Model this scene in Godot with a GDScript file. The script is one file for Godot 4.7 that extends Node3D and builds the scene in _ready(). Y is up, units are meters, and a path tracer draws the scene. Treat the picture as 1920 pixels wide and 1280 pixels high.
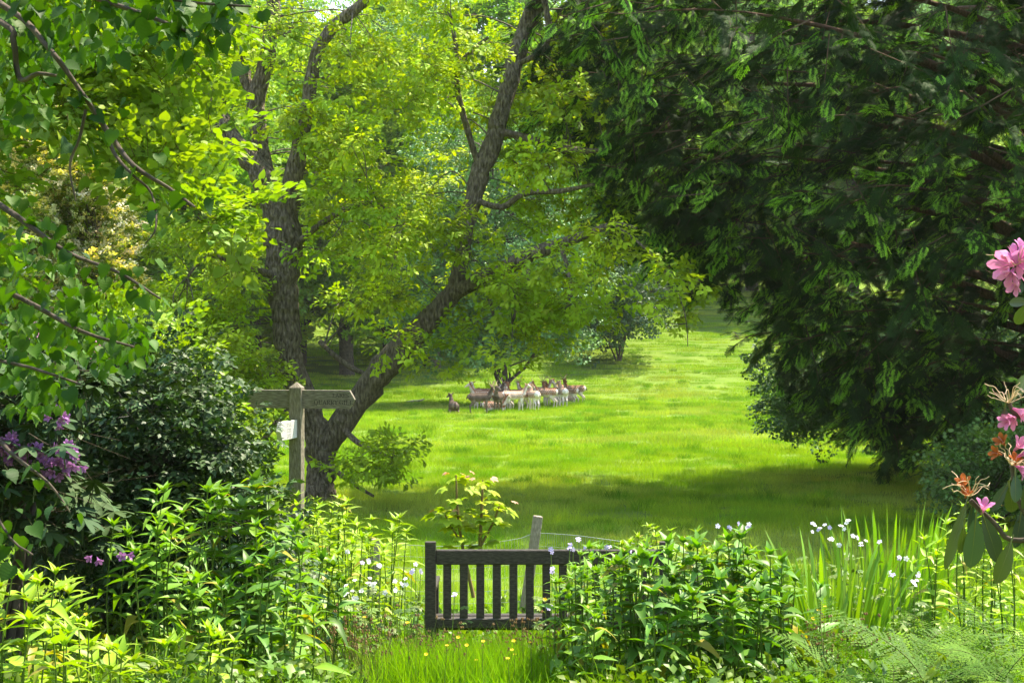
extends Node3D
# A garden edge looking over a deer meadow. y is up, metres. The camera stands at the origin's top and looks along -z.

const FOCAL := 3000.0      # focal length in pixels of the 1920 x 1280 photograph
const EYE := 3.2           # height of the lens above the flat meadow

var rng := RandomNumberGenerator.new()
var bumps := FastNoiseLite.new()
var mats := {}
var used := {}

# ------------------------------------------------------------------ mesh collector
class Shape:
	var v := PackedVector3Array()
	var c := PackedColorArray()
	var i := PackedInt32Array()

	func point(p: Vector3, col: Color) -> int:
		v.append(p)
		c.append(col)
		return v.size() - 1

	func tri(a: int, b: int, d: int) -> void:
		i.append(a)
		i.append(b)
		i.append(d)

	func quad(a: int, b: int, d: int, e: int) -> void:
		tri(a, b, d)
		tri(a, d, e)

	# a box whose edges are chamfered by bev, centred at the transform
	func box(x: Transform3D, size: Vector3, bev: float, col: Color) -> void:
		var h := size * 0.5
		var faces := [[Vector3.RIGHT, Vector3.UP, Vector3.BACK], [Vector3.UP, Vector3.BACK, Vector3.RIGHT], [Vector3.BACK, Vector3.RIGHT, Vector3.UP]]
		for f in faces:
			for s in [-1.0, 1.0]:
				var n: Vector3 = f[0] * s
				var a: Vector3 = f[1]
				var b: Vector3 = f[2]
				var hn: float = absf(h.dot(f[0]))
				var ha: float = absf(h.dot(f[1]))
				var hb: float = absf(h.dot(f[2]))
				var o := v.size()
				for k in [[-1, -1], [1, -1], [1, 1], [-1, 1]]:
					point(x * (n * hn + a * (k[0] * (ha - bev)) + b * (k[1] * (hb - bev))), col)
				if s > 0: quad(o, o + 3, o + 2, o + 1)
				else: quad(o, o + 1, o + 2, o + 3)
		if bev <= 0.0: return
		# chamfer strips
		for f in faces:
			for sa in [-1.0, 1.0]:
				for sb in [-1.0, 1.0]:
					var ax: Vector3 = f[0]
					var a: Vector3 = f[1] * sa
					var b: Vector3 = f[2] * sb
					var hx: float = absf(h.dot(f[0]))
					var ha: float = absf(h.dot(f[1]))
					var hb: float = absf(h.dot(f[2]))
					var o := v.size()
					for e in [-1.0, 1.0]:
						point(x * (ax * (e * (hx - bev)) + a * ha + b * (hb - bev)), col)
						point(x * (ax * (e * (hx - bev)) + a * (ha - bev) + b * hb), col)
					if sa * sb > 0: quad(o, o + 2, o + 3, o + 1)
					else: quad(o, o + 1, o + 3, o + 2)

	func tube(path: Array, rad: Array, sides: int, col: Color, lump := 0.0) -> void:
		var n := path.size()
		var side := Vector3.ZERO
		var first := v.size()
		for k in n:
			var t: Vector3 = (path[mini(k + 1, n - 1)] - path[maxi(k - 1, 0)]).normalized()
			if k == 0:
				side = t.cross(Vector3.UP if absf(t.y) < 0.9 else Vector3.RIGHT).normalized()
			else:
				side = (side - t * side.dot(t)).normalized()
			var other := t.cross(side)
			for s in sides:
				var a := TAU * s / sides
				var r: float = rad[k]
				if lump > 0.0:
					r *= 1.0 + lump * (sin(a * 3.0 + k * 0.9) * 0.6 + sin(a * 2.0 - k * 1.7) * 0.5)
				point(path[k] + (side * cos(a) + other * sin(a)) * r, col)
		for k in n - 1:
			for s in sides:
				var a := first + k * sides + s
				var b := first + k * sides + (s + 1) % sides
				quad(a, b, b + sides, a + sides)
		var tip := point(path[n - 1], col)
		var last := first + (n - 1) * sides
		for s in sides:
			tri(last + s, last + (s + 1) % sides, tip)

	# a leaf that runs along +x with its face to +y; outline holds (mid t, edge t, half width), the last one is the tip
	func leaf(x: Transform3D, outline: Array, length: float, width: float, fold: float, curl: float, col: Color, wave := 0.0) -> void:
		var o := v.size()
		var n := outline.size()
		var cf := cos(fold)
		var sf := sin(fold)
		for k in n:
			var e: Vector3 = outline[k]
			var tm := e.x
			point(x * Vector3(length * (tm - 0.25 * curl * tm * tm), -curl * length * tm * tm, 0), col)
			if k < n - 1:
				var te := e.y
				var w := e.z * width
				var up := w * sf - curl * length * te * te + wave * width * (1.0 if k % 2 == 0 else -1.0)
				var xx := length * (te - 0.25 * curl * te * te)
				point(x * Vector3(xx, up, w * cf), col)
				point(x * Vector3(xx, up, -w * cf), col)
		for k in n - 1:
			var a := o + k * 3
			if k < n - 2:
				tri(a, a + 3, a + 4)
				tri(a, a + 4, a + 1)
				tri(a, a + 5, a + 3)
				tri(a, a + 2, a + 5)
			else:
				tri(a, a + 3, a + 1)
				tri(a, a + 2, a + 3)

	func blade(base: Vector3, lean: Vector3, h: float, w: float, side: Vector3, col: Color, steps := 1) -> void:
		var o := v.size()
		for k in steps + 1:
			var t := float(k) / (steps + 1)
			var p := base + Vector3.UP * h * t + lean * t * t
			var ww := w * (1.0 - 0.55 * t)
			point(p - side * ww, col)
			point(p + side * ww, col)
			if k > 0:
				quad(o + k * 2 - 2, o + k * 2 - 1, o + k * 2 + 1, o + k * 2)
		var tip := point(base + Vector3.UP * h * 0.97 + lean, col)
		tri(o + steps * 2, o + steps * 2 + 1, tip)

	func mesh(mat: Material) -> ArrayMesh:
		var nrm := PackedVector3Array()
		nrm.resize(v.size())
		for k in range(0, i.size(), 3):
			var a := i[k]
			var b := i[k + 1]
			var d := i[k + 2]
			var f := (v[d] - v[a]).cross(v[b] - v[a])
			nrm[a] += f
			nrm[b] += f
			nrm[d] += f
		for k in nrm.size():
			nrm[k] = nrm[k].normalized() if nrm[k].length_squared() > 1e-20 else Vector3.UP
		var arr := []
		arr.resize(Mesh.ARRAY_MAX)
		arr[Mesh.ARRAY_VERTEX] = v
		arr[Mesh.ARRAY_NORMAL] = nrm
		arr[Mesh.ARRAY_COLOR] = c
		arr[Mesh.ARRAY_INDEX] = i
		var m := ArrayMesh.new()
		m.add_surface_from_arrays(Mesh.PRIMITIVE_TRIANGLES, arr)
		m.surface_set_material(0, mat)
		return m

# ------------------------------------------------------------------ helpers
func P(px: float, py: float, d: float) -> Vector3:
	return Vector3((px - 960.0) / FOCAL * d, EYE - (py - 640.0) / FOCAL * d, -d)

const LAND := [[-40.0, 1.5], [0.0, 1.4], [7.0, 1.3], [8.0, 1.22], [10.0, 1.0], [13.0, 0.68], [15.0, 0.48], [18.0, 0.14], [21.0, 0.0], [84.0, 0.0], [90.0, 0.35], [100.0, 1.7], [110.0, 3.5], [125.0, 6.2], [160.0, 12.0], [260.0, 25.0], [700.0, 40.0]]

func ground(x: float, z: float) -> float:
	var d := -z
	var y: float = LAND[LAND.size() - 1][1]
	for k in LAND.size() - 1:
		if d <= LAND[k + 1][0]:
			var t: float = clampf((d - LAND[k][0]) / (LAND[k + 1][0] - LAND[k][0]), 0.0, 1.0)
			y = lerpf(LAND[k][1], LAND[k + 1][1], t)
			break
	var soft := clampf((d - 20.0) / 20.0, 0.25, 1.0)
	return y + bumps.get_noise_2d(x * 3.0, z * 3.0) * 0.12 * soft

func on_ground(px: float, d: float) -> Vector3:
	var x := (px - 960.0) / FOCAL * d
	return Vector3(x, ground(x, -d), -d)

func uni(a: float, b: float) -> float: return rng.randf_range(a, b)

func ball() -> Vector3:
	while true:
		var p := Vector3(uni(-1, 1), uni(-1, 1), uni(-1, 1))
		if p.length_squared() < 1.0 and p.length_squared() > 1e-4: return p
	return Vector3.UP

func facing(dir: Vector3, roll := 0.0) -> Basis:
	var x := dir.normalized()
	var ref := Vector3.UP if absf(x.y) < 0.97 else Vector3.RIGHT
	var z := x.cross(ref).normalized()
	var y := z.cross(x)
	var b := Basis(x, y, z)
	return b.rotated(x, roll) if roll != 0.0 else b

func numbered(called: String) -> String:
	var n: int = used.get(called, 0)
	used[called] = n + 1
	return called if n == 0 else "%s_%03d" % [called, n]

func thing(called: String, label: String, category: String, at: Vector3, turn := 0.0, group := "") -> Node3D:
	var o := Node3D.new()
	o.name = numbered(called)
	add_child(o)
	o.position = at
	o.rotation.y = turn
	tag(o, label, category, group)
	return o

func tag(o: Node, label: String, category: String, group := "") -> void:
	o.set_meta("label", label)
	o.set_meta("category", category)
	if group != "": o.set_meta("group", group)

func part(called: String, m: Mesh, parent: Node, x := Transform3D.IDENTITY, mat: Material = null) -> MeshInstance3D:
	var o := MeshInstance3D.new()
	o.name = called
	o.mesh = m
	o.transform = x
	if mat: o.material_override = mat
	parent.add_child(o, true)
	return o

func stuff(called: String, m: Mesh, xf: Array, cols: Array, parent: Node) -> MultiMeshInstance3D:
	var mm := MultiMesh.new()
	mm.transform_format = MultiMesh.TRANSFORM_3D
	mm.use_colors = true
	mm.mesh = m
	mm.instance_count = xf.size()
	for k in xf.size():
		mm.set_instance_transform(k, xf[k])
		mm.set_instance_color(k, cols[k])
	var o := MultiMeshInstance3D.new()
	o.name = called
	o.multimesh = mm
	o.set_meta("kind", "stuff")
	parent.add_child(o, true)
	return o

func structure(o: Node) -> void: o.set_meta("kind", "structure")

func spline(pts: Array, rad: Array, per: int) -> Array:
	var path := []
	var rr := []
	var n := pts.size()
	for k in n - 1:
		var a: Vector3 = pts[maxi(k - 1, 0)]
		var b: Vector3 = pts[k]
		var c: Vector3 = pts[k + 1]
		var d: Vector3 = pts[mini(k + 2, n - 1)]
		for s in per:
			var t := float(s) / per
			path.append(b.cubic_interpolate(c, a, d, t))
			rr.append(lerpf(rad[k], rad[k + 1], t))
	path.append(pts[n - 1])
	rr.append(rad[n - 1])
	return [path, rr]

# a limb drawn through points of the photograph: [px, py, depth, radius in photo pixels]
func limb_px(list: Array, per := 4) -> Array:
	var pts := []
	var rad := []
	for e in list:
		pts.append(P(e[0], e[1], e[2]))
		rad.append(e[3] / FOCAL * e[2])
	var sp := spline(pts, rad, per)
	for k in range(1, sp[0].size() - 1):      # knots and wobbles
		sp[1][k] *= 1.0 + bumps.get_noise_2d(k * 37.0, pts[0].x * 90.0) * 0.18
		sp[0][k] += Vector3(bumps.get_noise_2d(k * 41.0, pts[0].y * 80.0), 0, bumps.get_noise_2d(k * 43.0, 7.0)) * sp[1][k] * 0.25
	return sp

func tint(c: Color, spread: float, warm := 0.0) -> Color:
	var f := 1.0 + uni(-spread, spread)
	var w := uni(-warm, warm)
	return Color(c.r * f * (1.0 + w), c.g * f, c.b * f * (1.0 - w))

# clumps of sprigs: each ellipse is [px, py, rx, ry, clumps, nearest depth, farthest depth]
func clumps(ells: Array, per: int, radius: float, s0: float, s1: float, base: Color, spread: float, warm: float, limbs := [], flat := 0.75) -> Dictionary:
	var xf := []
	var cols := []
	var mids := []
	for e in ells:
		for k in int(e[4]):
			var a := uni(0, TAU)
			var r := sqrt(rng.randf())
			var d := uni(e[5], e[6])
			var px: float = e[0] + e[2] * r * cos(a)
			var py: float = e[1] + e[3] * r * sin(a)
			var skip := false
			for l in limbs:            # keep the bark of the great stems in view
				if d < l[2] + 0.3 and Vector2(px - l[0], py - l[1]).length() < l[3] and rng.randf() < 0.85:
					skip = true
					break
			if skip: continue
			var mid := P(px, py, d)
			mids.append(mid)
			var tone := tint(base, spread, warm)
			for s in per:
				var off := ball() * radius
				off.y *= flat
				var dir := (off / radius + ball() * 0.55 + Vector3.UP * 0.15).normalized()
				var sc := uni(s0, s1)
				xf.append(Transform3D(facing(dir, uni(-0.5, 0.5)).scaled(Vector3(sc, sc, sc)), mid + off))
				cols.append(tint(tone, 0.18, 0.06))
	return {"xf": xf, "cols": cols, "mids": mids}

# thin twigs from each clump to the nearest point of the limbs
func twigs_to(mids: Array, nodes: Array, r0: float, col: Color, mat: Material, longest: float) -> ArrayMesh:
	var st := Shape.new()
	for m in mids:
		var best := 1e9
		var to := Vector3.ZERO
		for q in nodes:
			var dd: float = (q - m).length_squared()
			if dd < best:
				best = dd
				to = q
		if best > longest * longest: continue
		var l := sqrt(best)
		var bend := ball() * l * 0.12 + Vector3.UP * l * 0.08
		var sp := spline([to, to.lerp(m, 0.5) + bend, m], [r0 * (0.5 + 0.3 * l), r0 * (0.35 + 0.15 * l), r0 * 0.25], 4)
		st.tube(sp[0], sp[1], 4, col)
		for k in 2:
			var from: Vector3 = sp[0][5 + k]
			st.tube([from, from + ball() * 0.25, m + ball() * 0.45], [r0 * 0.3, r0 * 0.22, r0 * 0.12], 3, col)
	return st.mesh(mat)

# ------------------------------------------------------------------ materials
func noise_tex(seed: int, freq: float, a: Color, b: Color, size := 256, kind := FastNoiseLite.TYPE_SIMPLEX_SMOOTH, octaves := 4) -> NoiseTexture2D:
	var n := FastNoiseLite.new()
	n.seed = seed
	n.frequency = freq
	n.noise_type = kind
	n.fractal_octaves = octaves
	var g := Gradient.new()
	g.set_color(0, a)
	g.set_color(1, b)
	var t := NoiseTexture2D.new()
	t.width = size
	t.height = size
	t.seamless = true
	t.noise = n
	t.color_ramp = g
	return t

func relief(seed: int, freq: float, strength: float, size := 256) -> NoiseTexture2D:
	var n := FastNoiseLite.new()
	n.seed = seed
	n.frequency = freq
	n.fractal_octaves = 4
	var t := NoiseTexture2D.new()
	t.width = size
	t.height = size
	t.seamless = true
	t.as_normal_map = true
	t.bump_strength = strength
	t.noise = n
	return t

func leafy(called: String, back: Color, rough: float, spec := 0.4) -> StandardMaterial3D:
	var m := StandardMaterial3D.new()
	m.resource_name = called
	m.vertex_color_use_as_albedo = true
	m.roughness = rough
	m.metallic_specular = spec
	m.backlight_enabled = true
	m.backlight = back
	m.cull_mode = BaseMaterial3D.CULL_DISABLED
	mats[called] = m
	return m

func tinted(called: String, rough := 0.8, spec := 0.3) -> StandardMaterial3D:
	var m := StandardMaterial3D.new()
	m.resource_name = called
	m.vertex_color_use_as_albedo = true
	m.roughness = rough
	m.metallic_specular = spec
	mats[called] = m
	return m

func srgb(r: float, g: float, b: float) -> Color: return Color(r, g, b).linear_to_srgb()

func grained(called: String, a: Color, b: Color, freq: float, scale: Vector3, rough: float, bump: float) -> StandardMaterial3D:
	var m := StandardMaterial3D.new()
	m.resource_name = called
	m.albedo_texture = noise_tex(called.hash() % 1000, freq, a.linear_to_srgb(), b.linear_to_srgb())
	m.normal_enabled = true
	m.normal_texture = relief(called.hash() % 777, freq, bump)
	m.uv1_triplanar = true
	m.uv1_scale = scale
	m.roughness = rough
	m.metallic_specular = 0.3
	mats[called] = m
	return m

func make_materials() -> void:
	leafy("oak leaf", Color(0.95, 0.92, 0.16), 0.55, 0.3)
	leafy("wood leaf", Color(0.85, 0.85, 0.30), 0.6, 0.25)
	leafy("lime leaf", Color(0.90, 0.92, 0.12), 0.55, 0.28)
	leafy("herb leaf", Color(0.88, 0.90, 0.15), 0.45, 0.38)
	leafy("shrub leaf", Color(0.55, 0.6, 0.15), 0.5, 0.33)
	leafy("yew needle", Color(0.6, 0.65, 0.12), 0.6, 0.2)
	leafy("grass blade", Color(0.88, 0.92, 0.2), 0.75, 0.1)
	leafy("petal", Color(0.8, 0.8, 0.8), 0.6, 0.3)
	leafy("fern frond", Color(0.75, 0.82, 0.2), 0.6, 0.2)
	leafy("thick leaf", Color(0.25, 0.27, 0.06), 0.38, 0.5)
	tinted("twig", 0.9, 0.2)
	tinted("coat", 0.85, 0.2)
	grained("oak bark", Color(0.030, 0.024, 0.016), Color(0.32, 0.27, 0.195), 0.03, Vector3(2.2, 0.55, 2.2), 0.95, 30.0)
	grained("dark bark", Color(0.03, 0.025, 0.02), Color(0.14, 0.11, 0.085), 0.02, Vector3(2, 0.8, 2), 0.95, 10.0)
	grained("yew bark", Color(0.05, 0.03, 0.02), Color(0.2, 0.12, 0.08), 0.02, Vector3(3, 1, 3), 0.95, 10.0)
	grained("weathered oak", Color(0.11, 0.094, 0.065), Color(0.30, 0.265, 0.20), 0.03, Vector3(9, 1.4, 9), 0.85, 5.0)
	grained("weathered board", Color(0.10, 0.087, 0.063), Color(0.28, 0.25, 0.195), 0.03, Vector3(1.4, 9, 9), 0.85, 5.0)
	grained("bleached board", Color(0.36, 0.35, 0.33), Color(0.62, 0.60, 0.58), 0.03, Vector3(9, 9, 1.4), 0.85, 4.0)  # paler than the other boards: sunlight on the forward arm put into its colour
	grained("bench paint", Color(0.030, 0.025, 0.020), Color(0.098, 0.085, 0.072), 0.03, Vector3(2.5, 9, 9), 0.45, 2.5)
	grained("grey post", Color(0.16, 0.13, 0.10), Color(0.46, 0.40, 0.32), 0.03, Vector3(14, 2, 14), 0.9, 6.0)
	var w := StandardMaterial3D.new()
	w.resource_name = "galvanised wire"
	w.albedo_color = srgb(0.34, 0.38, 0.36)
	w.metallic = 0.6
	w.roughness = 0.5
	mats["wire"] = w
	var l := StandardMaterial3D.new()
	l.resource_name = "carved letter"
	l.albedo_color = srgb(0.02, 0.017, 0.012)
	l.roughness = 0.9
	mats["letter"] = l
	var pale := StandardMaterial3D.new()
	pale.resource_name = "worn letter"
	pale.albedo_color = srgb(0.24, 0.235, 0.24)
	pale.roughness = 0.9
	mats["worn letter"] = pale
	var soil := StandardMaterial3D.new()
	soil.resource_name = "turf"
	soil.albedo_texture = noise_tex(5, 0.01, srgb(0.09, 0.15, 0.02), srgb(0.15, 0.21, 0.04), 512, FastNoiseLite.TYPE_SIMPLEX_SMOOTH, 6)
	soil.uv1_triplanar = true
	soil.uv1_world_triplanar = true
	soil.uv1_scale = Vector3(0.09, 0.09, 0.09)
	soil.roughness = 1.0
	soil.metallic_specular = 0.1
	mats["turf"] = soil

# leaf outlines: (mid t, edge t, half width)
const LANCE := [Vector3(0, 0, 0.08), Vector3(0.12, 0.1, 0.7), Vector3(0.28, 0.27, 1.0), Vector3(0.5, 0.49, 0.8), Vector3(0.76, 0.75, 0.4), Vector3(1, 1, 0)]
const OAKISH := [Vector3(0, 0, 0.1), Vector3(0.3, 0.32, 0.55), Vector3(0.62, 0.64, 1.0), Vector3(1, 1, 0)]
const PLAIN := [Vector3(0, 0, 0.15), Vector3(0.45, 0.45, 1.0), Vector3(1, 1, 0)]
const HEART := [Vector3(0, -0.06, 0.32), Vector3(0.1, -0.09, 0.72), Vector3(0.22, 0.1, 1.0), Vector3(0.4, 0.3, 1.04), Vector3(0.58, 0.52, 0.86), Vector3(0.76, 0.72, 0.5), Vector3(0.88, 0.87, 0.2), Vector3(1, 1, 0)]
const STRAP := [Vector3(0, 0, 0.1), Vector3(0.15, 0.15, 0.5), Vector3(0.35, 0.35, 0.85), Vector3(0.6, 0.6, 1.0), Vector3(0.82, 0.82, 0.8), Vector3(0.94, 0.94, 0.42), Vector3(1, 1, 0)]

# ------------------------------------------------------------------ sprigs that crowns are made of
func sprig(count: int, reach: float, wide: float, l0: float, l1: float, slim: float, outline: Array, mat: Material, twig := true, droop := 0.0) -> ArrayMesh:
	var st := Shape.new()
	for k in count:
		var t := pow(rng.randf(), 0.7)
		var p := Vector3(reach * t, uni(-0.3, 0.3) * wide - droop * t * t, uni(-1, 1) * wide * (0.35 + 0.65 * t))
		var dir := Vector3(uni(0.0, 1.0), uni(-0.55, 0.35) - droop, p.z / maxf(wide, 0.01) + uni(-0.7, 0.7)).normalized()
		var l := uni(l0, l1)
		var g := uni(0.8, 1.2)
		st.leaf(Transform3D(facing(dir, uni(-0.5, 0.5)), p), outline, l, l * slim, uni(0.1, 0.4), uni(0.0, 0.4), Color(g * uni(0.9, 1.1), g, g * uni(0.8, 1.1)))
	if twig:
		st.tube([Vector3(-0.1 * reach, 0, 0), Vector3(reach * 0.5, 0.01, 0), Vector3(reach, -droop, 0)], [reach * 0.012, reach * 0.008, reach * 0.003], 3, Color(0.55, 0.35, 1.2))
	return st.mesh(mat)

func yew_spray(fresh: bool) -> ArrayMesh:
	var st := Shape.new()
	var old := Color(0.024, 0.058, 0.013)
	var young := Color(0.25, 0.51, 0.04)
	var l := 0.42
	var drop := 0.07
	var shoots := [[Vector3.ZERO, Vector3(1, 0, 0), l]]
	for k in 15:
		var t := 0.06 + 0.9 * k / 15.0
		var s := 1.0 if k % 2 == 0 else -1.0
		shoots.append([Vector3(l * t, -drop * t * t, 0), Vector3(cos(0.85), uni(-0.22, 0.05), s * sin(0.85)).normalized(), (0.19 * (1.0 - 0.72 * t) + 0.03) * uni(0.75, 1.2)])
	for sh in shoots:
		var at: Vector3 = sh[0]
		var dir: Vector3 = sh[1]
		var len: float = sh[2]
		var across := dir.cross(Vector3.UP).normalized()
		var n := int(len / 0.013)
		for j in n:
			var t := float(j) / n
			var p := at + dir * len * t + Vector3.DOWN * (drop * t * t if len > 0.3 else 0.25 * len * t * t)
			var g := uni(0.8, 1.25)
			var col := old * g
			if fresh and t > (0.35 if len < 0.3 else 0.6): col = young * g
			for s in [-1.0, 1.0]:
				var tip: Vector3 = p + (across * s + dir * 0.6 + Vector3.UP * uni(-0.25, 0.3)).normalized() * 0.030 * (1.0 - 0.35 * t)
				var o := st.v.size()
				st.point(p - dir * 0.0085, col)
				st.point(p + dir * 0.0085, col)
				st.point(tip, col)
				if s > 0: st.tri(o, o + 1, o + 2)
				else: st.tri(o, o + 2, o + 1)
		st.tube([at, at + dir * len * 0.6], [0.002, 0.001], 3, Color(0.06, 0.06, 0.025))
	return st.mesh(mats["yew needle"])

func grass_patch(count: int, size: float, h0: float, h1: float, w: float, steps: int, seedy := 0.0) -> ArrayMesh:
	var st := Shape.new()
	for k in count:
		var p := Vector3(uni(-0.5, 0.5) * size, -0.02, uni(-0.5, 0.5) * size)
		var a := uni(0, TAU)
		var h := uni(h0, h1)
		var g := uni(0.75, 1.25)
		var col := Color(g * uni(0.85, 1.2), g, g * uni(0.7, 1.2))
		if rng.randf() < seedy: col = Color(2.2, 1.5, 2.2) * uni(0.8, 1.1)
		st.blade(p, Vector3(uni(-1, 1), 0, uni(-1, 1)) * h * 0.55, h, w * uni(0.7, 1.2), Vector3(cos(a), 0, sin(a)), col, steps)
	return st.mesh(mats["grass blade"])

# ------------------------------------------------------------------ a tree of the wood, grown round the origin
func wood_tree(called: String, label: String, group: String, high: float, wide: float, bare: float, n_clumps: int, per: int, mesh: Mesh, col: Color, s: float, bark: Material) -> Node3D:
	var t := thing(called, label, "tree", Vector3.ZERO, 0.0, group)
	var st := Shape.new()
	var lean := Vector3(uni(-0.6, 0.6), 0, uni(-0.6, 0.6))
	var sp := spline([Vector3(0, -0.6, 0), Vector3(0, 0.5, 0), Vector3(0, high * 0.3, 0) + lean * 0.5, Vector3(0, high * 0.62, 0) + lean, Vector3(0, high * 0.9, 0) + lean * 1.3], [high * 0.028, high * 0.02, high * 0.016, high * 0.01, high * 0.002], 4)
	st.tube(sp[0], sp[1], 9, Color.WHITE, 0.06)
	part("trunk", st.mesh(bark), t)
	var nodes: Array = sp[0].slice(5)
	for k in 9:
		var lb := Shape.new()
		var from: Vector3 = sp[0][5 + k % 9]
		var a := uni(0, TAU)
		var out := Vector3(cos(a), 0, sin(a))
		var reach := wide * uni(0.5, 0.85)
		var q := spline([from, from + out * reach * 0.45 + Vector3.UP * high * 0.07, from + out * reach + Vector3.UP * high * uni(0.05, 0.16)], [high * 0.008, high * 0.005, high * 0.0015], 4)
		lb.tube(q[0], q[1], 6, Color.WHITE)
		part("limb", lb.mesh(bark), t)
		nodes.append_array(q[0].slice(2))
	var xf := []
	var cols := []
	var mid := Vector3(0, lerpf(bare, high, 0.5), 0)
	var half := (high - bare) * 0.5
	var mids := []
	for k in n_clumps:
		var u := ball().normalized() * pow(rng.randf(), 0.33) * uni(0.75, 1.0)
		var taper := 1.0 - 0.35 * maxf(u.y, 0.0)
		var m := mid + Vector3(u.x * wide * taper, u.y * half, u.z * wide * taper)
		mids.append(m)
		var tone := tint(col, 0.22, 0.10)
		var r := uni(0.8, 1.5) * high * 0.055
		for j in per:
			var off := ball()
			off.y = absf(off.y) * 0.8 - 0.15
			var dir := (off + ball() * 0.5 + Vector3(u.x, 0.1, u.z) * 0.5).normalized()
			var sc := s * uni(0.75, 1.3)
			xf.append(Transform3D(facing(dir, uni(-0.7, 0.7)).scaled(Vector3(sc, sc, sc)), m + off * r))
			cols.append(tint(tone, 0.15, 0.05))
	stuff("crown", mesh, xf, cols, t)
	var tw := part("twigs", twigs_to(mids, nodes, 0.035, Color(0.10, 0.085, 0.06), mats["twig"], 6.0), t)
	tw.set_meta("kind", "stuff")
	return t

func place(proto: Node3D, first: bool, at: Vector3, turn: float, sc: float) -> Node3D:
	var r := proto
	if not first:
		r = proto.duplicate()
		r.name = numbered(String(proto.name))
		add_child(r)
	r.position = at
	r.rotation.y = turn
	r.scale = Vector3(sc, sc * uni(0.93, 1.07), sc)
	return r

# shift children that were built at world places so that the thing's origin is its base
func rebase(t: Node3D) -> void:
	for ch in t.get_children():
		if ch is Node3D: ch.position -= t.position

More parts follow.
